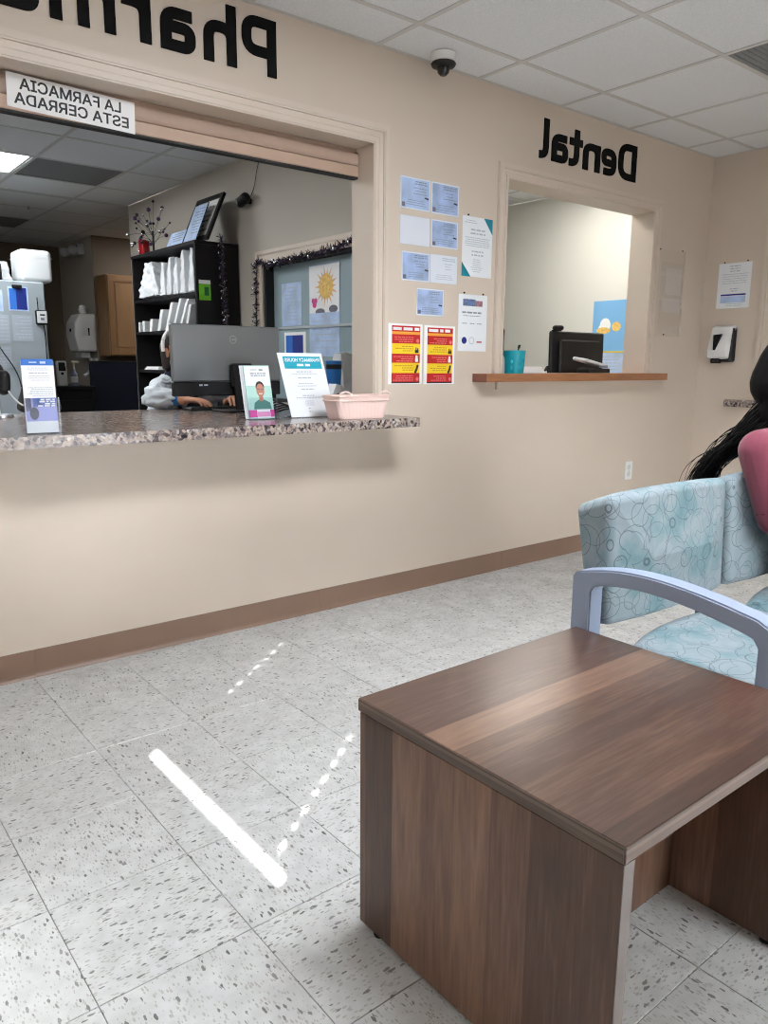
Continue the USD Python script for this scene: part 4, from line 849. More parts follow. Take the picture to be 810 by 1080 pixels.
t.add('body', lathe([(0, 0), (.027, 0), (.029, .004), (.040, .205), (.037, .205), (.027, .008), (0, .008)], (2.322, .5, CT + .0005)), CUPBLUE); t.add('dark_band', lathe([(.0398, .205), (.0415, .207), (.0415, .228), (.0398, .230)], (2.322, .5, CT)), BLACK); t.add('rim', lathe([(.0395, .230), (.042, .231), (.042, .247), (.036, .249), (0, .246)], (2.322, .5, CT)), CUPBLUE)
t = Thing('tape_dispenser', 'grey desk dispenser with a dark hub in front of the white bag', 'tape dispenser', (2.22, .28, CT))
t.add('body', tm(mf(Frame((2.16, .315, CT + .0005), (1, .25, 0), (0, 0, 1)).poly(Polygon([(0, 0), (.15, 0), (.15, .045), (.105, .125), (.060, .135), (.02, .06), (0, .05)]), -.05, 0))), OFFWHITE, smooth=False)
t.add('hub', Frame((2.16, .315, CT), (1, .25, 0), (0, 0, 1)).put(ext(Point(.072, .075).buffer(.016), .004), 0), BLACK, smooth=False)
def crumple(mesh, amp, freq, seed):
    v = np.array(mesh.vertices); n = mesh.vertex_normals; d = meshkit.fbm(v * freq, 3, seed)[:, None] - .5; return trimesh.Trimesh(v + n * d * amp * 2, mesh.faces, process=False)
def paper_bag(c, sx, sy, sz, seed, rot=0, taper=.8):
    m = tm(m3.Manifold.batch_hull([sphere((x * sx / 2 * k, y * sy / 2 * (k if z else 1) * (.35 if z else 1), z * sz), .006, 6) for x in (-1, 1) for y in (-1, 1) for z in (0.0, 1.0) for k in ((taper if z else 1),)]).refine_to_length(.014))
    m.merge_vertices(); m = crumple(m, min(sx, sy) * .10 + .006, 20, seed); m = crumple(m, .006, 55, seed + 90); m.apply_transform(trimesh.transformations.rotation_matrix(rot, [0, 0, 1])); m.apply_translation(np.array(c) + [0, 0, -m.bounds[0, 2]]); return m
m = paper_bag((2.50, .62, CT + .0005), .17, .12, .27, 5, .2, .9); single('white_bag', m, PAPER, 'white paper bag standing behind the blue tumbler at the opening edge', 'bag', smooth=40)
# left end: headset stand, black bag, cord
t = Thing('headset_stand', 'black headset resting on a stand at the far left of the counter', 'headset', (.80, .75, CT))
t.add('foot', lathe([(0, 0), (.055, 0), (.05, .012), (0, .014)], (.775, .75, CT + .0005)), METAL); t.add('post', cyl((.775, .75, CT + .01), (.775, .75, CT + .16), .007), METAL)
t.add('ear_cup', tm(hull([(.80, .75, CT + .17), (.795, .74, CT + .12), (.775, .78, CT + .15)], .028)), BLACK); t.add('headband', tube(bez((.80, .75, CT + .18), (.80, .75, CT + .25), (.70, .75, CT + .27), (.66, .76, CT + .16), n=14), .007, 8), BLACK); t.add('ear_cup', tm(hull([(.665, .75, CT + .16), (.670, .75, CT + .12)], .028)), BLACK)
t.add('microphone_arm', tube(bez((.80, .73, CT + .13), (.83, .70, CT + .06), (.86, .70, CT + .05), n=8), .004, 6), OFFWHITE)
t = Thing('black_bag', 'black soft bag slumped on the counter behind the left leaflet stand', 'bag', (.86, .82, CT))
m = tm(m3.Manifold.batch_hull([sphere(p, .02, 10) for p in [(.90, .80, CT + .034), (1.02, .80, CT + .034), (.90, .90, CT + .034), (1.02, .90, CT + .034), (.91, .84, CT + .12), (.95, .86, CT + .18), (1.01, .86, CT + .15)]]).refine_to_length(.03)); m.merge_vertices()
t.add('body', crumple(m, .012, 14, 9), MATBLACK, smooth=50); t.add('strap', tube(bez((.91, .84, CT + .13), (.90, .80, CT + .19), (.96, .80, CT + .22), (1.0, .85, CT + .16), n=12), .006, 6), MATBLACK)

# ------------------------------------------------------------------ pharmacy furniture
BX0, BX1, BY0, BY1, BZ = 2.331, 2.650, 2.093, 3.200, 1.905
t = Thing('bookshelf', 'tall black bookshelf against the pharmacy partition', 'bookshelf', (2.49, 2.65, 0))
for y in (BY0, BY1 - .022): t.add('side_panel', bx(BX0, BX1, y, y + .022, 0, BZ - .0225, .001), BLACKSHELF, smooth=False)
t.add('top_panel', bx(BX0 - .004, BX1, BY0 - .003, BY1 + .003, BZ - .022, BZ, .001), BLACKSHELF, smooth=False); t.add('back_panel', bx(BX1 - .008, BX1 - .001, BY0 + .0225, BY1 - .0225, .05, BZ - .023), BLACKSHELF, smooth=False)
SHZ = [0.08, 0.40, 0.72, 1.055, 1.340, 1.577]
for z in SHZ: t.add('shelf_board', bx(BX0 + .002, BX1 - .009, BY0 + .0225, BY1 - .0225, z - .022, z, .001), BLACKSHELF, smooth=False)
for i, (y, sy, hh, sw) in enumerate([(2.95, .36, .235, .20), (2.69, .075, .215, .20), (2.575, .07, .245, .18), (2.465, .07, .235, .20), (2.35, .07, .275, .19), (2.21, .075, .270, .18)]):
    m = paper_bag((2.335 + sw / 2 + .02, y, 1.5775), sw, sy, hh, 20 + i, 0, .9)
    single('pharmacy_bag', m, PAPER, ['wide crumpled white pharmacy bag at the left end of the upper bookshelf shelf', 'white paper bag just right of the wide crumpled bag on the bookshelf', 'third white paper bag from the left on the upper bookshelf shelf', 'fourth white paper bag from the left on the upper bookshelf shelf', 'tall white paper bag second from the right on the upper bookshelf shelf', 'tall white paper bag at the right end of the upper bookshelf shelf'][i], 'paper bag', 'white bags on the upper bookshelf shelf', smooth=40)
for i, (y0, y1, lean, hh) in enumerate([(3.10, 3.16, .02, .075), (2.97, 3.08, .03, .08), (2.82, 2.95, .25, .09), (2.66, 2.80, .45, .15), (2.54, 2.66, .55, .19), (2.44, 2.54, .60, .21), (2.34, 2.43, .65, .20), (2.22, 2.32, .45, .16)]):
    # envelopes leaning towards the right end of the shelf
    L = hh / max(.25, math.cos(lean)); a = lean; th = (y1 - y0) * .35
    pts = [(y1, 0), (y1 - th, 0), (y1 - th - L * math.sin(a), L * math.cos(a)), (y1 - L * math.sin(a), L * math.cos(a))]
    p = Polygon(pts); lo = p.bounds[0]
    if lo < BY0 + .026: p = affinity.translate(p, BY0 + .026 - lo, 0)
    m = ext(p, .22); m.apply_transform(np.array([[0, 0, 1, 2.345], [1, 0, 0, 0], [0, 1, 0, 1.3405], [0, 0, 0, 1.0]])); m.fix_normals()
    single('envelope_stack', m, PAPER if i % 2 else PAPERW, f'white envelope bundle leaning on the second bookshelf shelf, number {["one","two","three","four","five","six","seven","eight"][i]} from the left', 'envelopes', 'white envelopes on the second bookshelf shelf', smooth=False)
t = Thing('paper_stack', 'low stack of paper on the third bookshelf shelf', 'paper stack', (2.45, 2.95, 1.055))
for k in range(3): t.add('sheets', bx(2.36 + .004 * k, 2.57 + .004 * k, 2.86, 3.12 - .01 * k, 1.0555 + .008 * k, 1.063 + .008 * k), PAPERW, smooth=False)
F = Frame((2.385, 2.43, BZ + .0085), (0, -1, 0), (.45, 0, 1)); w, h = .40, .335
t = Thing('framed_certificate', 'black framed certificate leaning on top of the bookshelf', 'picture frame', (2.48, 2.22, BZ))
t.add('frame', cut(F.rect(0, w, 0, h, -.02, 0), F.rect(.03, w - .03, .03, h - .03, -.012, .1)), BLACK, smooth=False); s = t.add('certificate_sheet', F.rect(.031, w - .031, .031, h - .031, -.0115, -.010), PAPERW, smooth=False)
t.add('print', F.lines(.06, w - .06, h * .78, 6, .035, .010, -.0099, 'c', 120, (.4, 1)), INK, s, smooth=False)
F = Frame((2.338, 2.285, BZ + .0005), (0, -1, 0), (.42, 0, 1)); w, h = .19, .265
t = Thing('document_stand', 'blue tinted letter in a black backed stand in front of the framed certificate', 'document stand', (2.40, 2.2, BZ))
t.add('backing', F.rect(-.004, w + .004, 0, h + .004, -.006, -.0012), BLACK, smooth=False); s = t.add('letter', F.rect(0, w, .002, h, -.001, 0), PAPERB2, smooth=False)
t.add('print', F.lines(.02, w - .02, h * .9, 9, .022, .006, .0001, 'l', 121, (.5, 1)), INK, s, smooth=False)
F = Frame((2.338, 2.56, BZ + .0005), (0, -1, .0), (.45, 0, 1))
t = Thing('letter_sheet', 'pale blue sheet leaning left of the document stand on the bookshelf', 'paper', (2.36, 2.52, BZ)); t.add('paper', F.rect(0, .25, 0, .105, -.002, 0), PAPERB2, smooth=False); t.add('print', F.lines(.03, .22, .09, 4, .018, .006, .0001, 'l', 122), INK, smooth=False)
t = Thing('red_mug', 'dark red glass mug on the left end of the bookshelf top', 'mug', (2.40, 3.11, BZ)); c = (2.40, 3.11, BZ + .0005)
t.add('cup', lathe([(0, 0), (.036, 0), (.040, .01), (.040, .115), (.036, .115), (.034, .012), (0, .012)], c), REDGLASS); t.add('handle', tube(bez((2.40, 3.148, BZ + .03), (2.38, 3.20, BZ + .03), (2.38, 3.20, BZ + .09), (2.40, 3.148, BZ + .09), n=10), .006), SILVER)
t = Thing('sparkle_spray', 'spray of thin dark wires with purple and silver beads on top of the bookshelf', 'decoration', (2.40, 2.93, BZ)); rg = random.Random(5)
t.add('stem', cyl((2.40, 2.93, BZ), (2.40, 2.93, BZ + .16), .008, 8), TINSELB); t.add('foot', lathe([(0, 0), (.03, 0), (.028, .008), (0, .01)], (2.40, 2.93, BZ + .0005)), TINSELB)
for k in range(22):
    a = rg.uniform(-1.5, 1.5); L = rg.uniform(.10, .30); o = np.array([2.40, 2.93, BZ + rg.uniform(.06, .15)]); e = o + np.array([rg.uniform(-.10, .05), -L * math.sin(a) * 1.0, L * math.cos(a) * .85 - .01])
    wi = t.add('wire', tube([o, (o + e) / 2 + [0, 0, .01], e], .0014, 5), TINSELB)
    for q in ([1.0] if k % 3 else [1.0, .6]):
        t.add('bead', ball(o + (e - o) * q, rg.uniform(.007, .016), 1), [TINSELP, SILVER, BLACK, TINSELP, TINSELB][k % 5], wi)
for k in range(6):
    t.add('sequin', ball((2.335, 3.20 - .010 * k + rg.uniform(-.02, .03), BZ + .075 + rg.uniform(-.02, .03)), .010, 1), SILVER)
F = Frame((2.350, BY0 - .0008, 1.524), (1, 0, .0), (0, 0, 1))
t = Thing('green_card', 'small green and white card taped to the side of the bookshelf', 'card', (2.39, BY0, 1.52)); t.add('card', F.rect(0, .084, 0, .128, 0, .0015), GREENPRINT, smooth=False); t.add('white_top', F.rect(0, .084, .105, .130, .0016, .003), PAPERW, smooth=False); t.add('dark_block', F.rect(.038, .072, .03, .085, .0016, .002), DARKGREEN, smooth=False)
def garland(name, label, path, rad, n, base, seed, mats=(TINSELB, TINSELP, SILVER)):
    """Tinsel: a cord with a few hundred foil strips (one uncountable part each colour) and single larger foil stars."""
    t = Thing(name, label, 'garland', base); P_ = np.array(path); rg = np.random.default_rng(seed)
    seg = np.r_[0, np.cumsum(np.linalg.norm(np.diff(P_, axis=0), axis=1))]; at = lambda q: np.array([np.interp(q * seg[-1], seg, P_[:, k]) for k in range(3)])
    t.add('cord', tube([at(q) for q in np.linspace(0, 1, 30)], .003, 6), TINSELB)
    for m_, frac, nm in ((mats[0], .55, 'dark_tinsel'), (mats[1], .33, 'purple_tinsel'), (mats[2], .12, 'silver_tinsel')):
        ms = []
        for _ in range(int(n * frac)):
            c = at(rg.random()); dr = rg.normal(size=3); dr /= np.linalg.norm(dr); L = rad * rg.uniform(.6, 1.3); sd = np.cross(dr, rg.normal(size=3)); sd /= np.linalg.norm(sd); wd = rad * .13
            e = c + dr * L; nn = np.cross(dr, sd) * .0006
            q = np.array([c - sd * wd, c + sd * wd, e + sd * wd * .5, e - sd * wd * .5]); v = np.vstack([q + nn, q - nn])
            ms.append(trimesh.Trimesh(v, [[0, 1, 2], [0, 2, 3], [6, 5, 4], [7, 6, 4], [0, 4, 5], [0, 5, 1], [1, 5, 6], [1, 6, 2], [2, 6, 7], [2, 7, 3], [3, 7, 4], [3, 4, 0]], process=False))
        t.add(nm, cat_(ms), m_, smooth=False, kind='stuff')
    for k in range(9):
        c = at((k + .5 + rg.uniform(-.3, .3)) / 9) + np.array([-rad * .9, 0, rg.uniform(-.6, .2) * rad]); t.add('foil_drop', ball(c, rad * .28, 1, (.5, 1, 1.4)), SILVER)
    return t
garland('tinsel_garland', 'purple and dark tinsel garland hanging down the side of the bookshelf', [(2.505, BY0 - .034, 1.935), (2.505, BY0 - .034, 1.91), (2.512, BY0 - .034, 1.70), (2.520, BY0 - .034, 1.50), (2.528, BY0 - .034, 1.28)], .026, 420, (2.51, BY0, 1.9), 3)
# window in the partition
t = setting('window_4', 'frosted blue grey pass window in the pharmacy partition, framed by casing', 'window', base=(2.657, 1.0, .86))
casing(t, sideF(2.657, 0, 0), -1.775, -.30, .862, 1.755, .075)
t.add('dark_jamb', cut(bx(2.660, 2.778, .301, 1.774, .861, 1.754), bx(2, 3, .306, 1.756, .88, 1.735)), MATBLACK, smooth=False)
t.add('pane', bx(2.725, 2.731, .307, 1.755, .881, 1.734), FROST, smooth=False)
t.add('meeting_rail', bx(2.714, 2.7245, .307, 1.755, 1.330, 1.345), mat('rail_grey', (0.45, 0.5, 0.53), 0.4), smooth=False)
garland('tinsel_garland', 'dark tinsel garland with silver drops draped around the pass window casing', [(2.632, 1.835, 1.30), (2.632, 1.832, 1.55), (2.632, 1.82, 1.765), (2.632, 1.68, 1.735), (2.632, 1.30, 1.745), (2.632, .95, 1.755), (2.632, .70, 1.79), (2.632, .45, 1.80)], .030, 900, (2.64, 1.3, 1.75), 8)
XW = 2.7245
def wpaper(name, label, cat, y0, z0, w, h, m): 
    F = sideF(XW - .0008, y0, z0); t = Thing(name, label, cat, F.o + F.u * w / 2, 'papers on the pass window'); t.add('paper', F.rect(0, w, 0, h, 0, .0015), m, smooth=False); return t, F
t, F = wpaper('taped_note', 'white typed note at the left on the blue grey pass window', 'note', 1.655, 1.350, .235, .268, PAPERB2); t.add('print', F.lines(.02, .2, .24, 10, .022, .006, .0016, 'l', 130), INKLIGHT, smooth=False)
t, F = wpaper('wall_calendar', 'wall calendar with a painted yellow sun on the pass window', 'calendar', 1.330, 1.155, .325, .545, PAPERB2)
t.add('picture', F.rect(.004, .321, .262, .541, .0016, .002), PAPERW, smooth=False)
rg = random.Random(3); cxs, cys = .185, .415
ray = unary_union([Polygon([(cxs + .065 * math.cos(a - .14), cys + .065 * math.sin(a - .14)), (cxs + (.125 if k % 2 else .105) * math.cos(a), cys + (.125 if k % 2 else .105) * math.sin(a)), (cxs + .065 * math.cos(a + .14), cys + .065 * math.sin(a + .14))]) for k, a in enumerate(np.linspace(0, 2 * math.pi, 18, endpoint=False))])
t.add('painted_rays', F.poly(ray, .002, .0023), mat('pale_orange_paint', S(230, 185, 150), 0.6), smooth=False); t.add('painted_sun', F.poly(Point(cxs, cys).buffer(.075), .0024, .0027), SUNPRINT, smooth=False)
t.add('painted_flower', F.poly(unary_union([Point(.06, .315).buffer(.022), Point(.045, .335).buffer(.016), Point(.075, .335).buffer(.016)]), .002, .0024), MAGENTA, smooth=False)
t.add('painted_hills', F.poly(unary_union([el(.12, .268, .05, .02), el(.26, .28, .045, .022)]).intersection(sbox(.004, .262, .321, .541)), .002, .0023), GREYPRINT, smooth=False)
t.add('calendar_print', cat_([F.lines(.12, .2, .245, 1, .02, .012, .0016, 'c', 131)] + [F.lines(.02, .305, .215 - .04 * k, 1, .02, .005, .0016, 'c', 132 + k, (.95, 1)) for k in range(5)]), INKLIGHT, smooth=False)
t, F = wpaper('blue_card', 'small blue striped card below the note on the pass window', 'card', 1.63, 1.130, .255, .180, PAPERW); t.add('blue_block', F.rect(.02, .10, .02, .16, .0016, .002), BLUE, smooth=False); t.add('blue_block', F.rect(.10, .225, .02, .16, .0016, .002), DARKBLUE, smooth=False)
t, F = wpaper('taped_note', 'upper white note on the pass window cut by the opening edge', 'note', .80, 1.47, .21, .21, PAPER)
t, F = wpaper('taped_note', 'lower white note on the pass window cut by the opening edge', 'note', .80, 1.18, .21, .25, PAPER)
t = Thing('wall_speaker', 'small black round device with a wire high on the pharmacy partition', 'speaker', (2.64, 1.917, 2.158))
t.add('mount', cyl((2.6565, 1.917, 2.158), (2.62, 1.917, 2.158), .018), BLACK); t.add('body', tm(hull([(2.60, 1.95, 2.150), (2.60, 1.885, 2.168)], .034)), BLACK); t.add('lens', cyl((2.575, 1.965, 2.146), (2.590, 1.955, 2.150), .026), METAL)
t.add('wire', tube(bez((2.650, 1.90, 2.19), (2.645, 1.80, 2.26), (2.65, 1.86, 2.32), (2.652, 1.74, 2.437), n=14), .0025, 5), MATBLACK)
# refrigerator with papers
FYY = 3.50
t = Thing('refrigerator', 'grey refrigerator covered with papers at the left of the pharmacy', 'refrigerator', (1.35, 3.85, 0))
t.add('body', bx(.92, 1.745, 3.56, 4.20, .02, 1.690, .006), FRIDGE); t.add('door', bx(.92, 1.760, 3.50, 3.555, .62, 1.698, .008), FRIDGE); t.add('door', bx(.92, 1.760, 3.50, 3.555, .05, .612, .008), FRIDGE); t.add('plinth', bx(.94, 1.73, 3.58, 4.18, 0, .0195), BLACK, smooth=False)
F = wallF(0, 0, FYY - .0005)
def magnet(name, label, cat, x0, x1, z0, z1, m, rows=0, seed=0):
    t = Thing(name, label, cat, ((x0 + x1) / 2, FYY, z0), 'papers on the refrigerator door'); t.add('paper', F.rect(x0, x1, z0, z1, 0, .0015), m, smooth=False)
    if rows: t.add('print', F.lines(x0 + .01, x1 - .01, z1 - .015, rows, (z1 - z0 - .02) / rows, .006, .0016, 'l', seed), INKLIGHT, smooth=False)
    return t
t = magnet('blue_brochure', 'blue brochure with a white border on the refrigerator door', 'brochure', 1.500, 1.640, 1.480, 1.655, PAPERB2)
t.add('blue_field', F.rect(1.508, 1.556, 1.490, 1.640, .0016, .0024), BLUE, smooth=False); t.add('dark_field', F.rect(1.556, 1.628, 1.490, 1.648, .0016, .0028), mat('deep_blue_print', S(15, 40, 130), 0.5), smooth=False); t.add('clip', F.rect(1.530, 1.600, 1.640, 1.668, .003, .014, .005), BLACK)
FPAP = mat('fridge_paper', (0.37, 0.42, 0.47), 0.6)
magnet('door_paper', 'grey typed sheet below the blue brochure on the refrigerator door', 'paper', 1.515, 1.655, 1.262, 1.452, FPAP, 7, 141); magnet('door_paper', 'grey typed sheet left of the blue brochure on the refrigerator door', 'paper', 1.330, 1.462, 1.472, 1.625, PAPERB2, 0, 142); magnet('door_paper', 'grey typed sheet at the left in the middle of the refrigerator door', 'paper', 1.345, 1.493, 1.240, 1.450, FPAP, 7, 143); magnet('door_paper', 'lowest grey typed sheet on the refrigerator door', 'paper', 1.350, 1.492, 1.060, 1.220, FPAP, 6, 144)
t = Thing('radio_device', 'small white box with a dark rim and antenna on the refrigerator door', 'radio', (1.722, FYY, 1.39))
t.add('rim', F.rect(1.678, 1.768, 1.385, 1.493, 0, .018, .008), BLACK); t.add('face', F.rect(1.687, 1.759, 1.397, 1.485, .0181, .023, .004), OFFWHITE); t.add('display', F.rect(1.708, 1.744, 1.452, 1.463, .0231, .024), BLACK, smooth=False); t.add('display', F.rect(1.712, 1.738, 1.418, 1.436, .0231, .024), GREYPRINT, smooth=False)
t.add('antenna', cyl((1.702, FYY - .008, 1.49), (1.700, FYY - .008, 1.585), .0035, 8), BLACK); t.add('cord', tube(bez((1.735, FYY - .008, 1.386), (1.745, FYY - .01, 1.25), (1.735, FYY - .012, 1.15), (1.740, FYY - .008, 1.00), n=14), .0035, 6), BLACK)
t = Thing('hanging_cord', 'black cord looping down across the left of the refrigerator door', 'cord', (1.48, FYY, 1.0)); t.add('cord', tube(bez((1.38, FYY - .012, 1.30), (1.43, FYY - .012, 1.13), (1.52, FYY - .012, 1.10), (1.54, FYY - .012, .92), n=16), .004, 6), BLACK)
t = Thing('white_bin', 'white rounded plastic bin standing on the refrigerator', 'bin', (1.72, 3.65, 1.698))
t.add('body', tm(hull([(x, y, z) for x in (1.635, 1.805) for y in (3.56, 3.76) for z in (1.732, 1.905)], .032, 20)), mat('bin_white', (0.60, 0.62, 0.63), 0.4)); t.add('lid_line', cut(bx(1.6015, 1.8385, 3.527, 3.793, 1.876, 1.880), bx(1.605, 1.835, 3.53, 3.79, 1, 2)), OFFWHITE, smooth=False)
for i, (x, y, sx, sz) in enumerate([(1.505, 3.66, .10, .13), (1.36, 3.68, .12, .16), (1.46, 3.86, .12, .17)]):
    m = paper_bag((x, y, 1.6985), sx, .12, sz, 60 + i, .3 * i, .75); single('plastic_bag', m, mat('grey_plastic_bag', (0.36, 0.37, 0.38), 0.4), ['crumpled grey plastic bag beside the white bin on the refrigerator', 'crumpled grey plastic bag farthest left on the refrigerator', 'crumpled grey plastic bag behind the others on the refrigerator'][i], 'plastic bag', 'bags on the refrigerator', smooth=40)
single('dark_bottle', lathe([(0, 0), (.032, 0), (.034, .01), (.034, .11), (.014, .14), (.014, .17), (0, .17)], (1.445, 3.535, 1.6985)), BLACK, 'small dark bottle in front of the bags on the refrigerator', 'bottle')
# back counter area
t = Thing('tall_black_shelving', 'added black block standing in for the unlit gap behind the refrigerator', 'cabinet', (2.3, 6.8, 0)); t.add('carcass', bx(1.55, 2.55, 6.55, 6.98, 0, 2.10, .004), BLACKSHELF, smooth=False)  # black block with doors, added where the gap is only unlit
for x in (1.56, 2.06): t.add('door', bx(x, x + .48, 6.528, 6.549, .08, 2.06, .003), BLACKSHELF, smooth=False)
t = Thing('black_base_cabinet', 'black base cabinet with a dark counter at the back of the pharmacy', 'cabinet', (2.2, 4.8, 0))
t.add('carcass', bx(1.95, 2.36, 4.36, 5.20, 0, .86, .003), BLACKSHELF, smooth=False); t.add('worktop', bx(1.93, 2.38, 4.33, 5.22, .8605, .895, .003), BLACKSHELF, smooth=False)
for z in (.55, .30): t.add('drawer', bx(1.97, 2.34, 4.343, 4.359, z, z + .22, .002), BLACKSHELF, smooth=False)
t = Thing('navy_panel', 'dark navy cubicle panel right of the soap bottle', 'panel', (2.62, 4.55, 0)); t.add('panel', bx(2.40, 2.86, 4.52, 4.56, .0, 1.108, .004), NAVY, smooth=False); t.add('cap', bx(2.395, 2.865, 4.515, 4.565, 1.1085, 1.120, .003), BLACK, smooth=False)
t = Thing('card_terminal', 'grey device with a dark screen on the black back counter', 'device', (2.13, 4.5, .895)); F = Frame((2.095, 4.47, .8955), (1, 0, 0), (0, .12, 1)); t.add('body', F.rect(0, .085, 0, .225, -.05, 0, .008), OFFWHITE); t.add('screen', F.rect(.014, .072, .135, .21, .0002, .003), BLACK, smooth=False); t.add('button', F.rect(.03, .052, .10, .12, .0002, .004), BLACK, smooth=False)
t = Thing('soap_bottle', 'pump soap bottle with a yellowish pump on the black back counter', 'soap bottle', (2.25, 4.5, .895)); c = (2.245, 4.5, .8955)
t.add('bottle', lathe([(0, 0), (.028, 0), (.03, .01), (.03, .10), (.012, .13), (.012, .15), (0, .15)], c), mat('soap_grey_blue', (0.25, 0.27, 0.40), 0.3)); t.add('label_band', lathe([(.0302, .03), (.0306, .03), (.0306, .085), (.0302, .085)], c), PAPERW); t.add('pump', cat_([cyl((2.245, 4.5, 1.045), (2.245, 4.5, 1.10), .007, 10), bx(2.225, 2.29, 4.493, 4.507, 1.10, 1.118, .004)]), mat('pump_cream', (0.70, 0.66, 0.48), 0.4))
t = Thing('towel_dispenser', 'white paper towel dispenser on the column wall', 'towel dispenser', (2.93, 6.0, 1.21))
bd = hull([(x, y, z) for x, z in ((2.90, 1.245), (2.745, 1.245), (2.715, 1.40), (2.725, 1.52), (2.775, 1.595), (2.90, 1.60)) for y in (5.865, 6.13)], .025, 14); t.add('cover', tm(bd), WHITE)
t.add('key_slot', bx(2.835, 2.848, 5.834, 5.8395, 1.39, 1.47), BLACK, smooth=False); t.add('badge', ball((2.694, 5.99, 1.445), .022, 2, (.3, 1.3, 1)), BLACK); t.add('towel_tail', bx(2.765, 2.86, 5.90, 6.09, 1.155, 1.2185), OFFWHITE, smooth=False); t.add('mouth', bx(2.74, 2.90, 5.88, 6.12, 1.2150, 1.2195), BLACK, smooth=False)
m = ball((2.83, 5.98, 1.665), .045, 3, (.8, .8, 1.1)); single('tissue_tuft', crumple(m, .02, 30, 4), PAPERW, 'white tissue tuft standing on top of the towel dispenser', 'tissue', smooth=40)
t = Thing('pipe_bracket', 'grey plumbing bracket under the towel dispenser', 'pipe', (2.86, 5.92, 1.0)); t.add('pipe', tube(bez((2.86, 5.90, 1.15), (2.88, 5.90, 1.05), (2.86, 5.90, 1.0), (2.78, 5.90, .96), n=10), .018), OFFWHITE); t.add('plate', bx(2.9, 2.928, 5.86, 6.0, .95, 1.15, .004), OFFWHITE)
t = Thing('emergency_light', 'white twin head emergency light high on the column wall', 'emergency light', (2.93, 6.2, 2.3)); t.add('housing', bx(2.86, 2.929, 6.08, 6.34, 2.265, 2.375, .008), OFFWHITE)
for y in (6.12, 6.40): t.add('lamp_head', tm(hull([(2.81, y, 2.31), (2.85, y, 2.31)], [.048, .035], 14)), OFFWHITE)
for k in range(4): t.add('grille_bar', bx(2.852, 2.8595, 6.10 + .06 * k, 6.125 + .06 * k, 2.28, 2.36), GREYPRINT, smooth=False)
t = Thing('wall_cabinet', 'oak wall cabinet with a raised panel door on the dark brown wall', 'cabinet', (3.3, 5.7, 1.17))
t.add('carcass', bx(2.955, 3.66, 5.555, 5.8455, 1.175, 2.02, .003), CABSIDE_LIT, smooth=False)
for x0 in (2.965, 3.315):
    dr = t.add('door', cut(bx(x0, x0 + .335, 5.532, 5.5545, 1.185, 2.01, .003), bx(x0 + .055, x0 + .28, 5.4, 5.542, 1.245, 1.95)), CABWOOD, smooth=False); t.add('raised_panel', bx(x0 + .075, x0 + .26, 5.535, 5.5415, 1.265, 1.93, .003), CABWOOD, dr, smooth=False)
    t.add('knob', ball((x0 + (.30 if x0 < 3.2 else .035), 5.524, 1.22), .012, 2), METAL, dr)

# ------------------------------------------------------------------ dental counter
t = Thing('desktop_monitor', 'black monitor seen from behind inside the dental opening', 'monitor', (4.08, .32, .75))
F = Frame((3.820, .300, .985), (1, 0, 0), (0, .02, 1)); w, h = .535, .335
t.add('shell', F.rect(0, w, 0, h, -.028, 0, .008), BLACK); t.add('back_bulge', F.rect(w * .12, w * .88, h * .12, h * .85, .0, .022, .010), BLACK); t.add('screen', F.rect(.01, w - .01, .012, h - .01, -.0295, -.0282), MATS['screen_dark'], smooth=False)
t.add('stand', cat_([bx(4.05, 4.12, .262, .278, .76, 1.10, .003), bx(3.97, 4.20, .23, .42, .7505, .762, .003)]), BLACK, smooth=False)
t = Thing('webcam', 'small black webcam clipped on the corner of the dental monitor', 'webcam', (3.88, .30, 1.32)); t.add('body', tm(hull([(3.845, .305, 1.338), (3.905, .305, 1.340)], .016)), BLACK); t.add('clip', bx(3.855, 3.895, .292, .340, 1.3205, 1.328, .002), BLACK)
t = Thing('dental_desk', 'desk behind the dental shelf board', 'desk', (4.1, .5, 0)); t.add('desktop', bx(2.9, 5.10, .17, .85, .72, .75, .003), WHITE, smooth=False); t.add('panel', bx(2.92, 2.95, .2, .82, 0, .7195), WHITE, smooth=False); t.add('panel', bx(5.05, 5.08, .2, .82, 0, .7195), WHITE, smooth=False)
t = Thing('card_reader', 'light grey card reader on the dental shelf in front of the monitor', 'card reader', (4.02, .1, ST)); F = Frame((3.93, .10, ST + .0005), (1, 0, 0), (0, .35, 1))
t.add('base', bx(3.88, 4.09, .06, .155, ST, ST + .026, .004), BLACK); t.add('body', tm(hull([(3.83, .135, ST + .085), (3.90, .10, ST + .075), (4.08, .08, ST + .040), (4.085, .12, ST + .040), (3.95, .13, ST + .07)], .011, 10)), OFFWHITE); t.add('print_slot', bx(3.98, 4.07, .0655, .068, ST + .035, ST + .047), INK, smooth=False)
t = Thing('teal_cup', 'teal plastic cup with pale markings on the dental shelf', 'cup', (3.16, 0, ST)); c = (3.165, .02, ST + .0005)
t.add('cup', lathe([(0, 0), (.050, 0), (.052, .004), (.060, .120), (.057, .120), (.049, .006), (0, .006)], c), CUPTEAL)
for k, a in enumerate((-2.05, -1.35, -.85)):
    for dz in (.028, .062):
        p = np.array([math.cos(a - .6), math.sin(a - .6)]); q = .0545 + .005 * dz / .06; t.add('marking', ball((c[0] + p[0] * q, c[1] + p[1] * q, ST + dz + .004 * k), .010, 1, (.8, .5, 1)), CYAN)
t = Thing('pen', 'dark pen standing in the teal cup', 'pen', (3.19, .03, ST)); t.add('barrel', cyl((3.165, .03, ST + .012), (3.212, .03, ST + .145), .004, 8), MATBLACK); t.add('grip', cyl((3.208, .03, ST + .134), (3.214, .03, ST + .150), .0065, 8), BLACK)
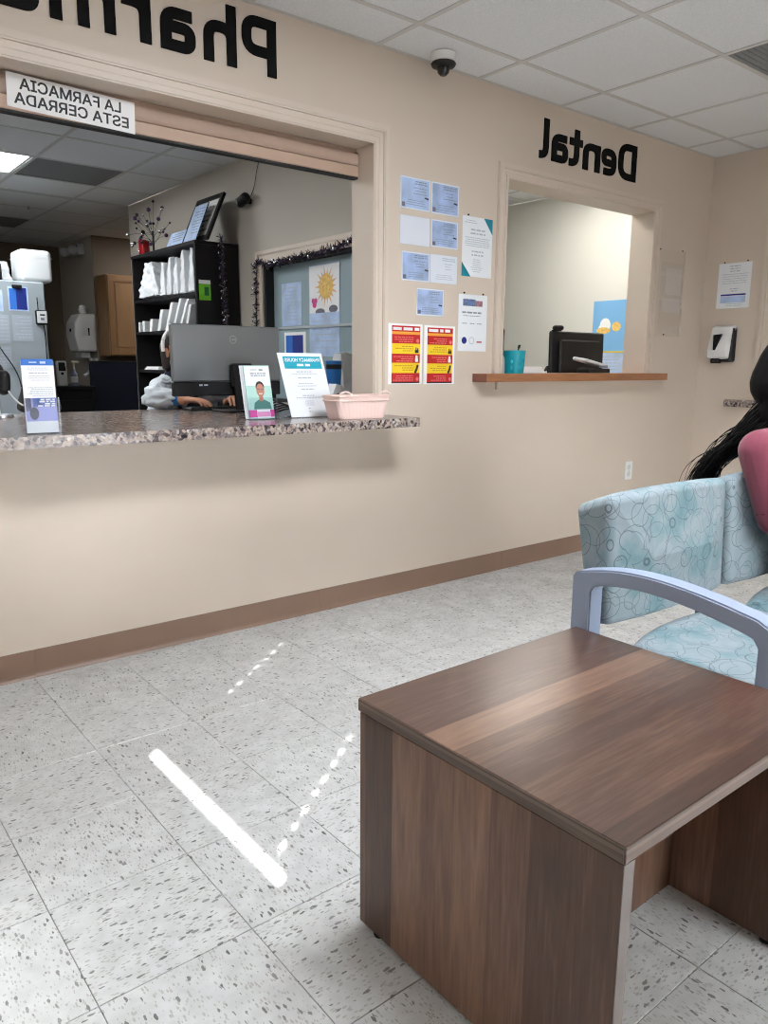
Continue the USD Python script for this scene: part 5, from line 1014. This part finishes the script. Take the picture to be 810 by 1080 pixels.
t = Thing('small_speaker', 'narrow black speaker at the left edge of the dental opening', 'speaker', (3.11, .13, ST)); t.add('box', bx(3.10, 3.165, .095, .155, ST + .0005, ST + .240, .005), BLACK); t.add('grille', bx(3.106, 3.159, .092, .0945, ST + .10, ST + .23), MATBLACK, smooth=False)
t = Thing('sanitizer_bottle', 'clear grey bottle in front of the narrow speaker on the dental shelf', 'bottle', (3.09, .045, ST)); c = (3.088, .050, ST + .0005); t.add('bottle', lathe([(0, 0), (.024, 0), (.026, .008), (.026, .06), (.022, .085), (.010, .10), (.010, .115), (0, .115)], c), mat('bottle_grey', (0.42, 0.42, 0.40), 0.2)); t.add('cap', lathe([(.0102, .098), (.013, .099), (.013, .12), (0, .122)], c), OFFWHITE)
t = Thing('paper_pile', 'low pile of white paper behind the teal cup on the dental shelf', 'paper pile', (3.38, .1, ST))
for k in range(6): t.add('sheets', bx(3.27 + .003 * k, 3.50 - .005 * k, .085, .160, ST + .0005 + .006 * k, ST + .006 + .006 * k), PAPERW, smooth=False)
t = Thing('monitor_cable', 'black cables bunched at the left of the dental monitor', 'cable', (3.80, .25, .9))
for k in range(4): t.add('cable', tube(bez((3.77 + .012 * k, .30, .76), (3.72 + .01 * k, .24, 1.0), (3.76, .26, 1.17 - .02 * k), (3.80, .33, 1.08), n=14), .006, 6), BLACK)
F = sideF(5.1135, .958, 1.060); w, h = .29, .54
t = Thing('picture_calendar', 'calendar with a bright blue picture on the dental office wall', 'calendar', (5.114, .82, 1.06)); t.add('sheet', F.rect(0, w, 0, h, 0, .002), PAPERB2, smooth=False); s = t.add('picture', F.rect(0, w, h * .29, h, .002, .004), SKYPRINT, smooth=False)
t.add('white_shape', F.poly(unary_union([el(.115, .355, .048, .055), el(.075, .33, .02, .03)]), .0042, .0046), PAPERW, s, smooth=False); t.add('yellow_shape', F.poly(unary_union([el(.10, .318, .062, .024), el(.215, .345, .04, .035)]), .0047, .005), SUNPRINT, s, smooth=False)
t.add('yellow_edge', F.rect(0, w, h * .28, h * .30, .0041, .0045), YELLOW, smooth=False); t.add('calendar_print', cat_([F.lines(.03, .26, .125 - .024 * k, 1, .02, .008, .0021, 'c', 150 + k, (.9, 1)) for k in range(5)]), INKLIGHT, smooth=False)

# ------------------------------------------------------------------ people
def body_mesh(bones, edge=.011, iters=10):
    """One continuous surface: hulls of the spheres at the two ends of every bone, joined and smoothed."""
    m = m3.Manifold.batch_boolean([m3.Manifold.batch_hull([sphere(a, ra, 20), sphere(b, rb, 20)]) if not isinstance(b, str) else a for a, ra, b, rb in bones], m3.OpType.Add)
    q = tm(m.refine_to_length(edge)); q.merge_vertices(); q.process()
    return trimesh.smoothing.filter_taubin(q, .5, .52, iters)
def hand_bones(w, d, n, thumb, s=1.0, curl=.5):
    """Palm and five jointed fingers. w wrist, d pointing direction, n back of the hand, thumb +1/-1 the side of the thumb."""
    w, d, n = (np.array(q, float) for q in (w, d, n)); d /= np.linalg.norm(d); n -= d * (n @ d); n /= np.linalg.norm(n); sd = np.cross(d, n) * thumb; B = []
    k0, k1 = w + d * .018 * s, w + d * .085 * s
    for q in (-1, 1): B.append((k0 + sd * .016 * q * s, .014 * s, k1 + sd * .030 * q * s, .0105 * s)); B.append((w, .021 * s, k0 + sd * .014 * q * s, .016 * s))
    B.append((k1 + sd * .03 * s, .0105 * s, k1 - sd * .03 * s, .0105 * s)); B.append((k0, .016 * s, k1, .013 * s))
    for i, L in enumerate((.068, .077, .071, .054)):
        p = k1 + sd * (.031 - .0205 * i) * s; a = curl * (.5 + .1 * i); r = .0088 * s
        for f, da in ((.45, 1.0), (.32, 1.5), (.23, 1.0)):
            dd = d * math.cos(a) - n * math.sin(a); e = p + dd * L * f * s; B.append((p, r, e, r * .93)); p, r, a = e, r * .93, a + curl * da
    p = k0 + sd * .020 * s; q = p + (sd * .75 + d * .65 - n * .25) * .040 * s; e = q + (sd * .25 + d * .9 - n * .35) * .030 * s
    B += [(p, .013 * s, q, .0105 * s), (q, .0105 * s, e, .0085 * s)]; return B
def head_bones(c, f, u, s=1.0):
    """Skull, jaw, nose, ears around the head centre c, looking along f."""
    c, f, u = (np.array(q, float) for q in (c, f, u)); f /= np.linalg.norm(f); u -= f * (u @ f); u /= np.linalg.norm(u); sd = np.cross(f, u); P_ = lambda a, b, z: c + (sd * a + f * b + u * z) * s
    B = [(P_(0, -.022, .032), .080 * s, P_(0, .018, .030), .074 * s), (P_(0, .012, .01), .068 * s, P_(0, .045, -.075), .034 * s), (P_(-.035, .01, -.055), .032 * s, P_(0, .052, -.088), .022 * s), (P_(.035, .01, -.055), .032 * s, P_(0, .052, -.088), .022 * s),
         (P_(0, .084, .012), .008 * s, P_(0, .104, -.026), .011 * s), (P_(-.013, .088, -.028), .007 * s, P_(.013, .088, -.028), .007 * s), (P_(-.03, .072, .022), .012 * s, P_(.03, .072, .022), .012 * s), (P_(-.016, .075, -.054), .010 * s, P_(.016, .075, -.054), .010 * s)]
    for q in (-1, 1): B.append((P_(.074 * q, -.008, .012), .011 * s, P_(.076 * q, -.002, -.022), .008 * s)); B.append((P_(.074 * q, -.012, .014), .012 * s, P_(.078 * q, -.02, -.004), .010 * s)); B.append((P_(.030 * q, .048, -.012), .026 * s, P_(.038 * q, .04, -.03), .024 * s))
    return B, P_, sd
def face_parts(t, P_, par, s=1.0):
    for q in (-1, 1):
        e = t.add('eye', ball(P_(.031 * q, .0715, .006), .0125 * s, 2), EYEWHITE, par); t.add('brow', tube([P_(.014 * q, .086, .028), P_(.031 * q, .085, .033), P_(.048 * q, .072, .028)], .0032 * s, 6), HAIRBROWN, par)
        t.add('iris', ball(P_(.0315 * q, .0805, .005), .0055 * s, 1), IRIS, par)
    t.add('mouth', cat_([tube([P_(-.022, .080, -.055), P_(-.008, .0865, -.0515), P_(0, .087, -.053), P_(.008, .0865, -.0515), P_(.022, .080, -.055)], .0035 * s, 6), tube([P_(-.020, .080, -.057), P_(0, .086, -.0605), P_(.020, .080, -.057)], .0042 * s, 6)]), SKINLIP, par)
A = np.array
# seated woman on the second seat of the bench, facing away from the counter wall
t = Thing('person', 'person with long black hair in a maroon short sleeved top on the bench', 'person', (2.42, -2.0, .45))
hc = A([2.43, -1.765, 1.085]); fdir = A([.25, -1.0, -.12])
HB, HP, hs = head_bones(hc, fdir, (0, .0, 1), .92)
RS, LS, NK = A([2.212, -1.775, .878]), A([2.570, -1.775, .885]), A([2.405, -1.785, .93])
RE, LE = A([2.240, -1.850, .640]), A([2.635, -1.90, .655]); RW, LW = A([2.36, -2.085, .605]), A([2.53, -2.10, .605])
PEL, CH = A([2.43, -2.00, .562]), A([2.41, -1.905, .775])
RK, LK = A([2.36, -2.43, .515]), A([2.51, -2.43, .515]); RA, LA = A([2.36, -2.42, .09]), A([2.51, -2.42, .09])
skin = HB + [(hc + A([0, .02, -.05]), .050, NK, .052), (RS, .048, RE, .039), (RE, .038, RW, .026), (LS, .048, LE, .039), (LE, .038, LW, .026), (NK, .05, RS, .042), (NK, .05, LS, .042), (NK, .05, CH, .10), (CH - A([.05, 0, 0]), .095, PEL - A([.06, 0, 0]), .10), (CH + A([.05, 0, 0]), .095, PEL + A([.06, 0, 0]), .10),
        (PEL - A([.08, 0, 0]), .085, RK, .058), (PEL + A([.08, 0, 0]), .085, LK, .058), (RK, .055, RA, .036), (LK, .055, LA, .036), (RA, .036, RA + A([0, -.13, -.055]), .026), (LA, .036, LA + A([0, -.13, -.055]), .026)]
skin += hand_bones(RW, (.35, -.9, -.15), (0, .1, 1), -1, .95, .35) + hand_bones(LW, (-.35, -.9, -.15), (0, .1, 1), 1, .95, .35)
bodyp = t.add('body', body_mesh(skin, .008, 8), SKIN, smooth=True)
face_parts(t, HP, bodyp, .92)
tee = [(NK + A([0, .0, -.045]), .064, RS, .060), (NK + A([0, 0, -.045]), .062, LS, .056), (RS, .060, RS * .22 + RE * .78, .060), (LS, .057, LS * .4 + LE * .6, .058), (NK + A([0, 0, -.05]), .062, CH, .112), (CH - A([.075, 0, 0]), .108, PEL - A([.065, 0, -.02]), .112), (CH + A([.055, 0, 0]), .105, PEL + A([.065, 0, -.02]), .112), (RS, .05, CH - A([.055, 0, 0]), .10), (LS, .05, CH + A([.055, 0, 0]), .10)]
tp = t.add('top', body_mesh(tee, .010, 8), MAROON, smooth=True)
sl = RS * .42 + RE * .58; ax = (RE - RS) / np.linalg.norm(RE - RS)
for S_, E_ in ((RS, RE), (LS, LE)):
    ax = (E_ - S_) / np.linalg.norm(E_ - S_); c = S_ * .30 + E_ * .70; a1 = np.cross(ax, [0, 1, 0]); a1 /= np.linalg.norm(a1); a2 = np.cross(ax, a1)
    ringp = [c + (a1 * math.cos(q) + a2 * math.sin(q)) * .0555 for q in np.linspace(0, 2 * math.pi, 28)]; t.add('sleeve_hem', tube(ringp, .0042, 6), MAROONDARK, tp)
jn = [(PEL - A([.07, 0, 0]), .102, RK, .068), (PEL + A([.07, 0, 0]), .102, LK, .068), (RK, .067, RA + A([0, 0, .03]), .052), (LK, .067, LA + A([0, 0, .03]), .052), (PEL - A([.07, 0, -.005]), .10, PEL + A([.07, 0, .005]), .10)]
t.add('jeans', body_mesh(jn, .012, 8), DENIM, smooth=True)
for q in (RA, LA): t.add('shoe', body_mesh([(q + A([0, .015, -.045]), .040, q + A([0, -.15, -.055]), .034), (q + A([0, 0, -.01]), .042, q + A([0, -.05, -.045]), .042)], .010, 6), BLACK, smooth=True)
hb = [(hc + A([0, .022, .035]), .094, hc + A([-.01, .045, -.02]), .088), (hc + A([-.015, .03, -.02]), .086, A([2.425, -1.715, .985]), .050), (hc + A([.03, -.005, .062]), .070, hc + A([-.03, -.005, .062]), .070), (A([2.425, -1.715, .985]), .050, A([2.385, -1.668, .915]), .040), (A([2.385, -1.668, .915]), .040, A([2.330, -1.625, .855]), .030), (A([2.330, -1.625, .855]), .030, A([2.285, -1.600, .825]), .018), (hc + A([-.060, .005, .0]), .036, A([2.40, -1.72, .97]), .05), (hc + A([.07, .01, .0]), .036, A([2.47, -1.71, .96]), .05)]
hp = t.add('hair', body_mesh(hb, .010, 8), HAIR, smooth=True)
rg = np.random.default_rng(11); ms = []
for k in range(300):
    o = rg.normal(size=3) * A([.03, .02, .028]); a = A([2.42, -1.70, .985]) + o * .8; mid = A([2.375, -1.662, .918]) + o * .95; w1 = A([2.315, -1.622, .862]) + rg.normal(size=3) * A([.028, .014, .020])
    e = A([2.255, -1.596, .826]) + rg.normal(size=3) * A([.036, .012, .020]); e[2] = max(e[2], .802); sw = A([rg.normal() * .02, rg.normal() * .006, abs(rg.normal()) * .016])
    ms.append(tube(bez(a, mid, w1 + sw, w1, e + A([.005, 0, -.004]), e + A([-.012, .012, -.03 + .02 * rg.normal()]), e + A([.01 * rg.normal(), .022, -.15 - .05 * rg.random()]), n=18), np.linspace(.0020, .0006, 18), 4))
t.add('hair_strands', cat_(ms), HAIR, hp, smooth=True, kind='stuff')
# pharmacy worker behind the monitor
t = Thing('person', 'pharmacy worker with a white headband and pale grey hooded cardigan behind the computer', 'person', (1.78, 1.15, 0))
hc = A([1.735, 1.060, 1.165]); HB, HP, hs = head_bones(hc, (.10, -1, -.18), (0, 0, 1), .95)
RS, LS, NK = A([1.640, 1.085, .975]), A([1.935, 1.13, .980]), A([1.738, 1.10, 1.035]); RE, LE = A([1.555, .985, .925]), A([2.06, 1.00, .925]); RW, LW = A([1.655, .850, .930]), A([1.93, .86, .930]); PEL, CH = A([1.80, 1.30, .57]), A([1.79, 1.17, .85])
RK, LK = A([1.70, 1.02, .52]), A([1.90, 1.02, .52]); RA, LA = A([1.70, 1.05, .09]), A([1.90, 1.05, .09])
skin = HB + [(hc + A([.01, .02, -.05]), .050, NK, .054), (RS, .05, RE, .038), (RE, .038, RW, .027), (LS, .05, LE, .038), (LE, .038, LW, .027), (NK, .05, RS, .045), (NK, .05, LS, .045), (NK, .05, CH, .10), (CH - A([.05, 0, 0]), .10, PEL - A([.06, 0, 0]), .11), (CH + A([.05, 0, 0]), .10, PEL + A([.06, 0, 0]), .11), (PEL - A([.08, 0, 0]), .09, RK, .06), (PEL + A([.08, 0, 0]), .09, LK, .06), (RK, .055, RA, .038), (LK, .055, LA, .038), (RA, .036, RA + A([0, -.13, -.055]), .026), (LA, .036, LA + A([0, -.13, -.055]), .026)]
skin += hand_bones(RW, (.45, -.85, -.02), (0, .1, 1), -1, .95, .3) + hand_bones(LW, (-.35, -.9, -.02), (0, .1, 1), 1, .95, .3)
bodyp = t.add('body', body_mesh(skin, .008, 8), SKIN, smooth=True); face_parts(t, HP, bodyp, .95)
hb = [(hc + A([0, .028, .04]), .088, hc + A([.0, .05, .0]), .080), (hc + A([-.062, .03, .03]), .035, hc + A([-.066, .02, -.075]), .026), (hc + A([.062, .03, .03]), .035, hc + A([.066, .02, -.075]), .026), (hc + A([0, .05, .0]), .08, hc + A([.01, .09, -.12]), .05), (hc + A([.03, -.015, .072]), .050, hc + A([-.03, -.015, .072]), .050)]
hp = t.add('hair', body_mesh(hb, .010, 8), HAIRBROWN, smooth=True)
t.add('headband', tube([hc + A([.094 * math.sin(q), .002 + .012 * math.cos(q), .022 + .106 * math.cos(q)]) for q in np.linspace(-1.75, 1.75, 30)], .0095, 8), WHITE)
sc = [(PEL - A([.07, 0, 0]), .112, RK, .075), (PEL + A([.07, 0, 0]), .112, LK, .075), (RK, .07, RA + A([0, 0, .03]), .055), (LK, .07, LA + A([0, 0, .03]), .055), (CH, .115, PEL, .125), (NK + A([0, 0, -.03]), .060, CH, .108)]
t.add('scrubs', body_mesh(sc, .012, 8), SCRUBS, smooth=True); t.add('collar', tube([NK + A([.062 * math.cos(q), .062 * math.sin(q) - .01, .012 - .018 * math.sin(q)]) for q in np.linspace(0, 2 * math.pi, 30)], .020, 8), SCRUBS)
rw2, lw2 = RE * .35 + RW * .65, LE * .35 + LW * .65
cd = [(NK + A([-.05, .02, -.035]), .055, RS, .062), (NK + A([.05, .02, -.035]), .055, LS, .062), (RS, .064, RE + A([0, 0, .012]), .060), (RE + A([0, 0, .012]), .060, rw2 + A([0, 0, .008]), .042), (LS, .064, LE + A([0, 0, .012]), .060), (LE + A([0, 0, .012]), .060, lw2 + A([0, 0, .008]), .042), (RS + A([.02, .01, 0]), .07, PEL + A([-.09, .02, .05]), .12), (LS + A([-.02, .01, 0]), .07, PEL + A([.09, .02, .05]), .12), (NK + A([0, .08, -.03]), .05, PEL + A([0, .06, .05]), .12)]
cm = body_mesh(cd, .009, 6); v = A(cm.vertices); f_ = meshkit.fbm(v * A([20, 20, 46]), 4, 4)[:, None] - .5; cm.vertices = v + cm.vertex_normals * f_ * .045
cm.vertices[:, 2] = np.where((cm.vertices[:, 1] < .975), np.maximum(cm.vertices[:, 2], CT + .0008), cm.vertices[:, 2])
cp = t.add('cardigan', cm, CARDIGAN, smooth=True)
t.add('hood', body_mesh([(NK + A([-.075, -.02, -.02]), .034, NK + A([-.115, .02, -.045]), .040), (NK + A([-.115, .02, -.045]), .040, NK + A([0, .105, -.02]), .045), (NK + A([.115, .02, -.045]), .040, NK + A([0, .105, -.02]), .045), (NK + A([.075, -.02, -.02]), .034, NK + A([.115, .02, -.045]), .040), (NK + A([-.075, -.02, -.02]), .034, CH + A([-.05, -.11, .05]), .022)], .008, 8), CARDIGAN, cp, smooth=True)
for E_, W_ in ((RE, RW), (LE, LW)):
    ax = (W_ - E_) / np.linalg.norm(W_ - E_); c = E_ * .25 + W_ * .75 + A([0, 0, .004]); t.add('cuff', tube([c - ax * .016, c + ax * .016], .0375, 18), CUPBLUE, cp)
for q in (RA, LA): t.add('shoe', body_mesh([(q + A([0, .015, -.045]), .040, q + A([0, -.15, -.055]), .034)], .012, 5), BLACK, smooth=True)
t = Thing('desk_stool', 'dark office stool under the pharmacy worker', 'stool', (1.80, 1.33, 0))
t.add('seat', lathe([(0, .40), (.19, .40), (.20, .42), (.19, .445), (0, .445)], (1.80, 1.33, 0)), MATBLACK); t.add('column', cyl((1.80, 1.33, .08), (1.80, 1.33, .40), .025), METAL)
for k in range(5):
    a = k * 2 * math.pi / 5 + .3; t.add('foot', tube([(1.80, 1.33, .085), (1.80 + .26 * math.cos(a), 1.33 + .26 * math.sin(a), .03)], [.022, .016], 8), BLACK)
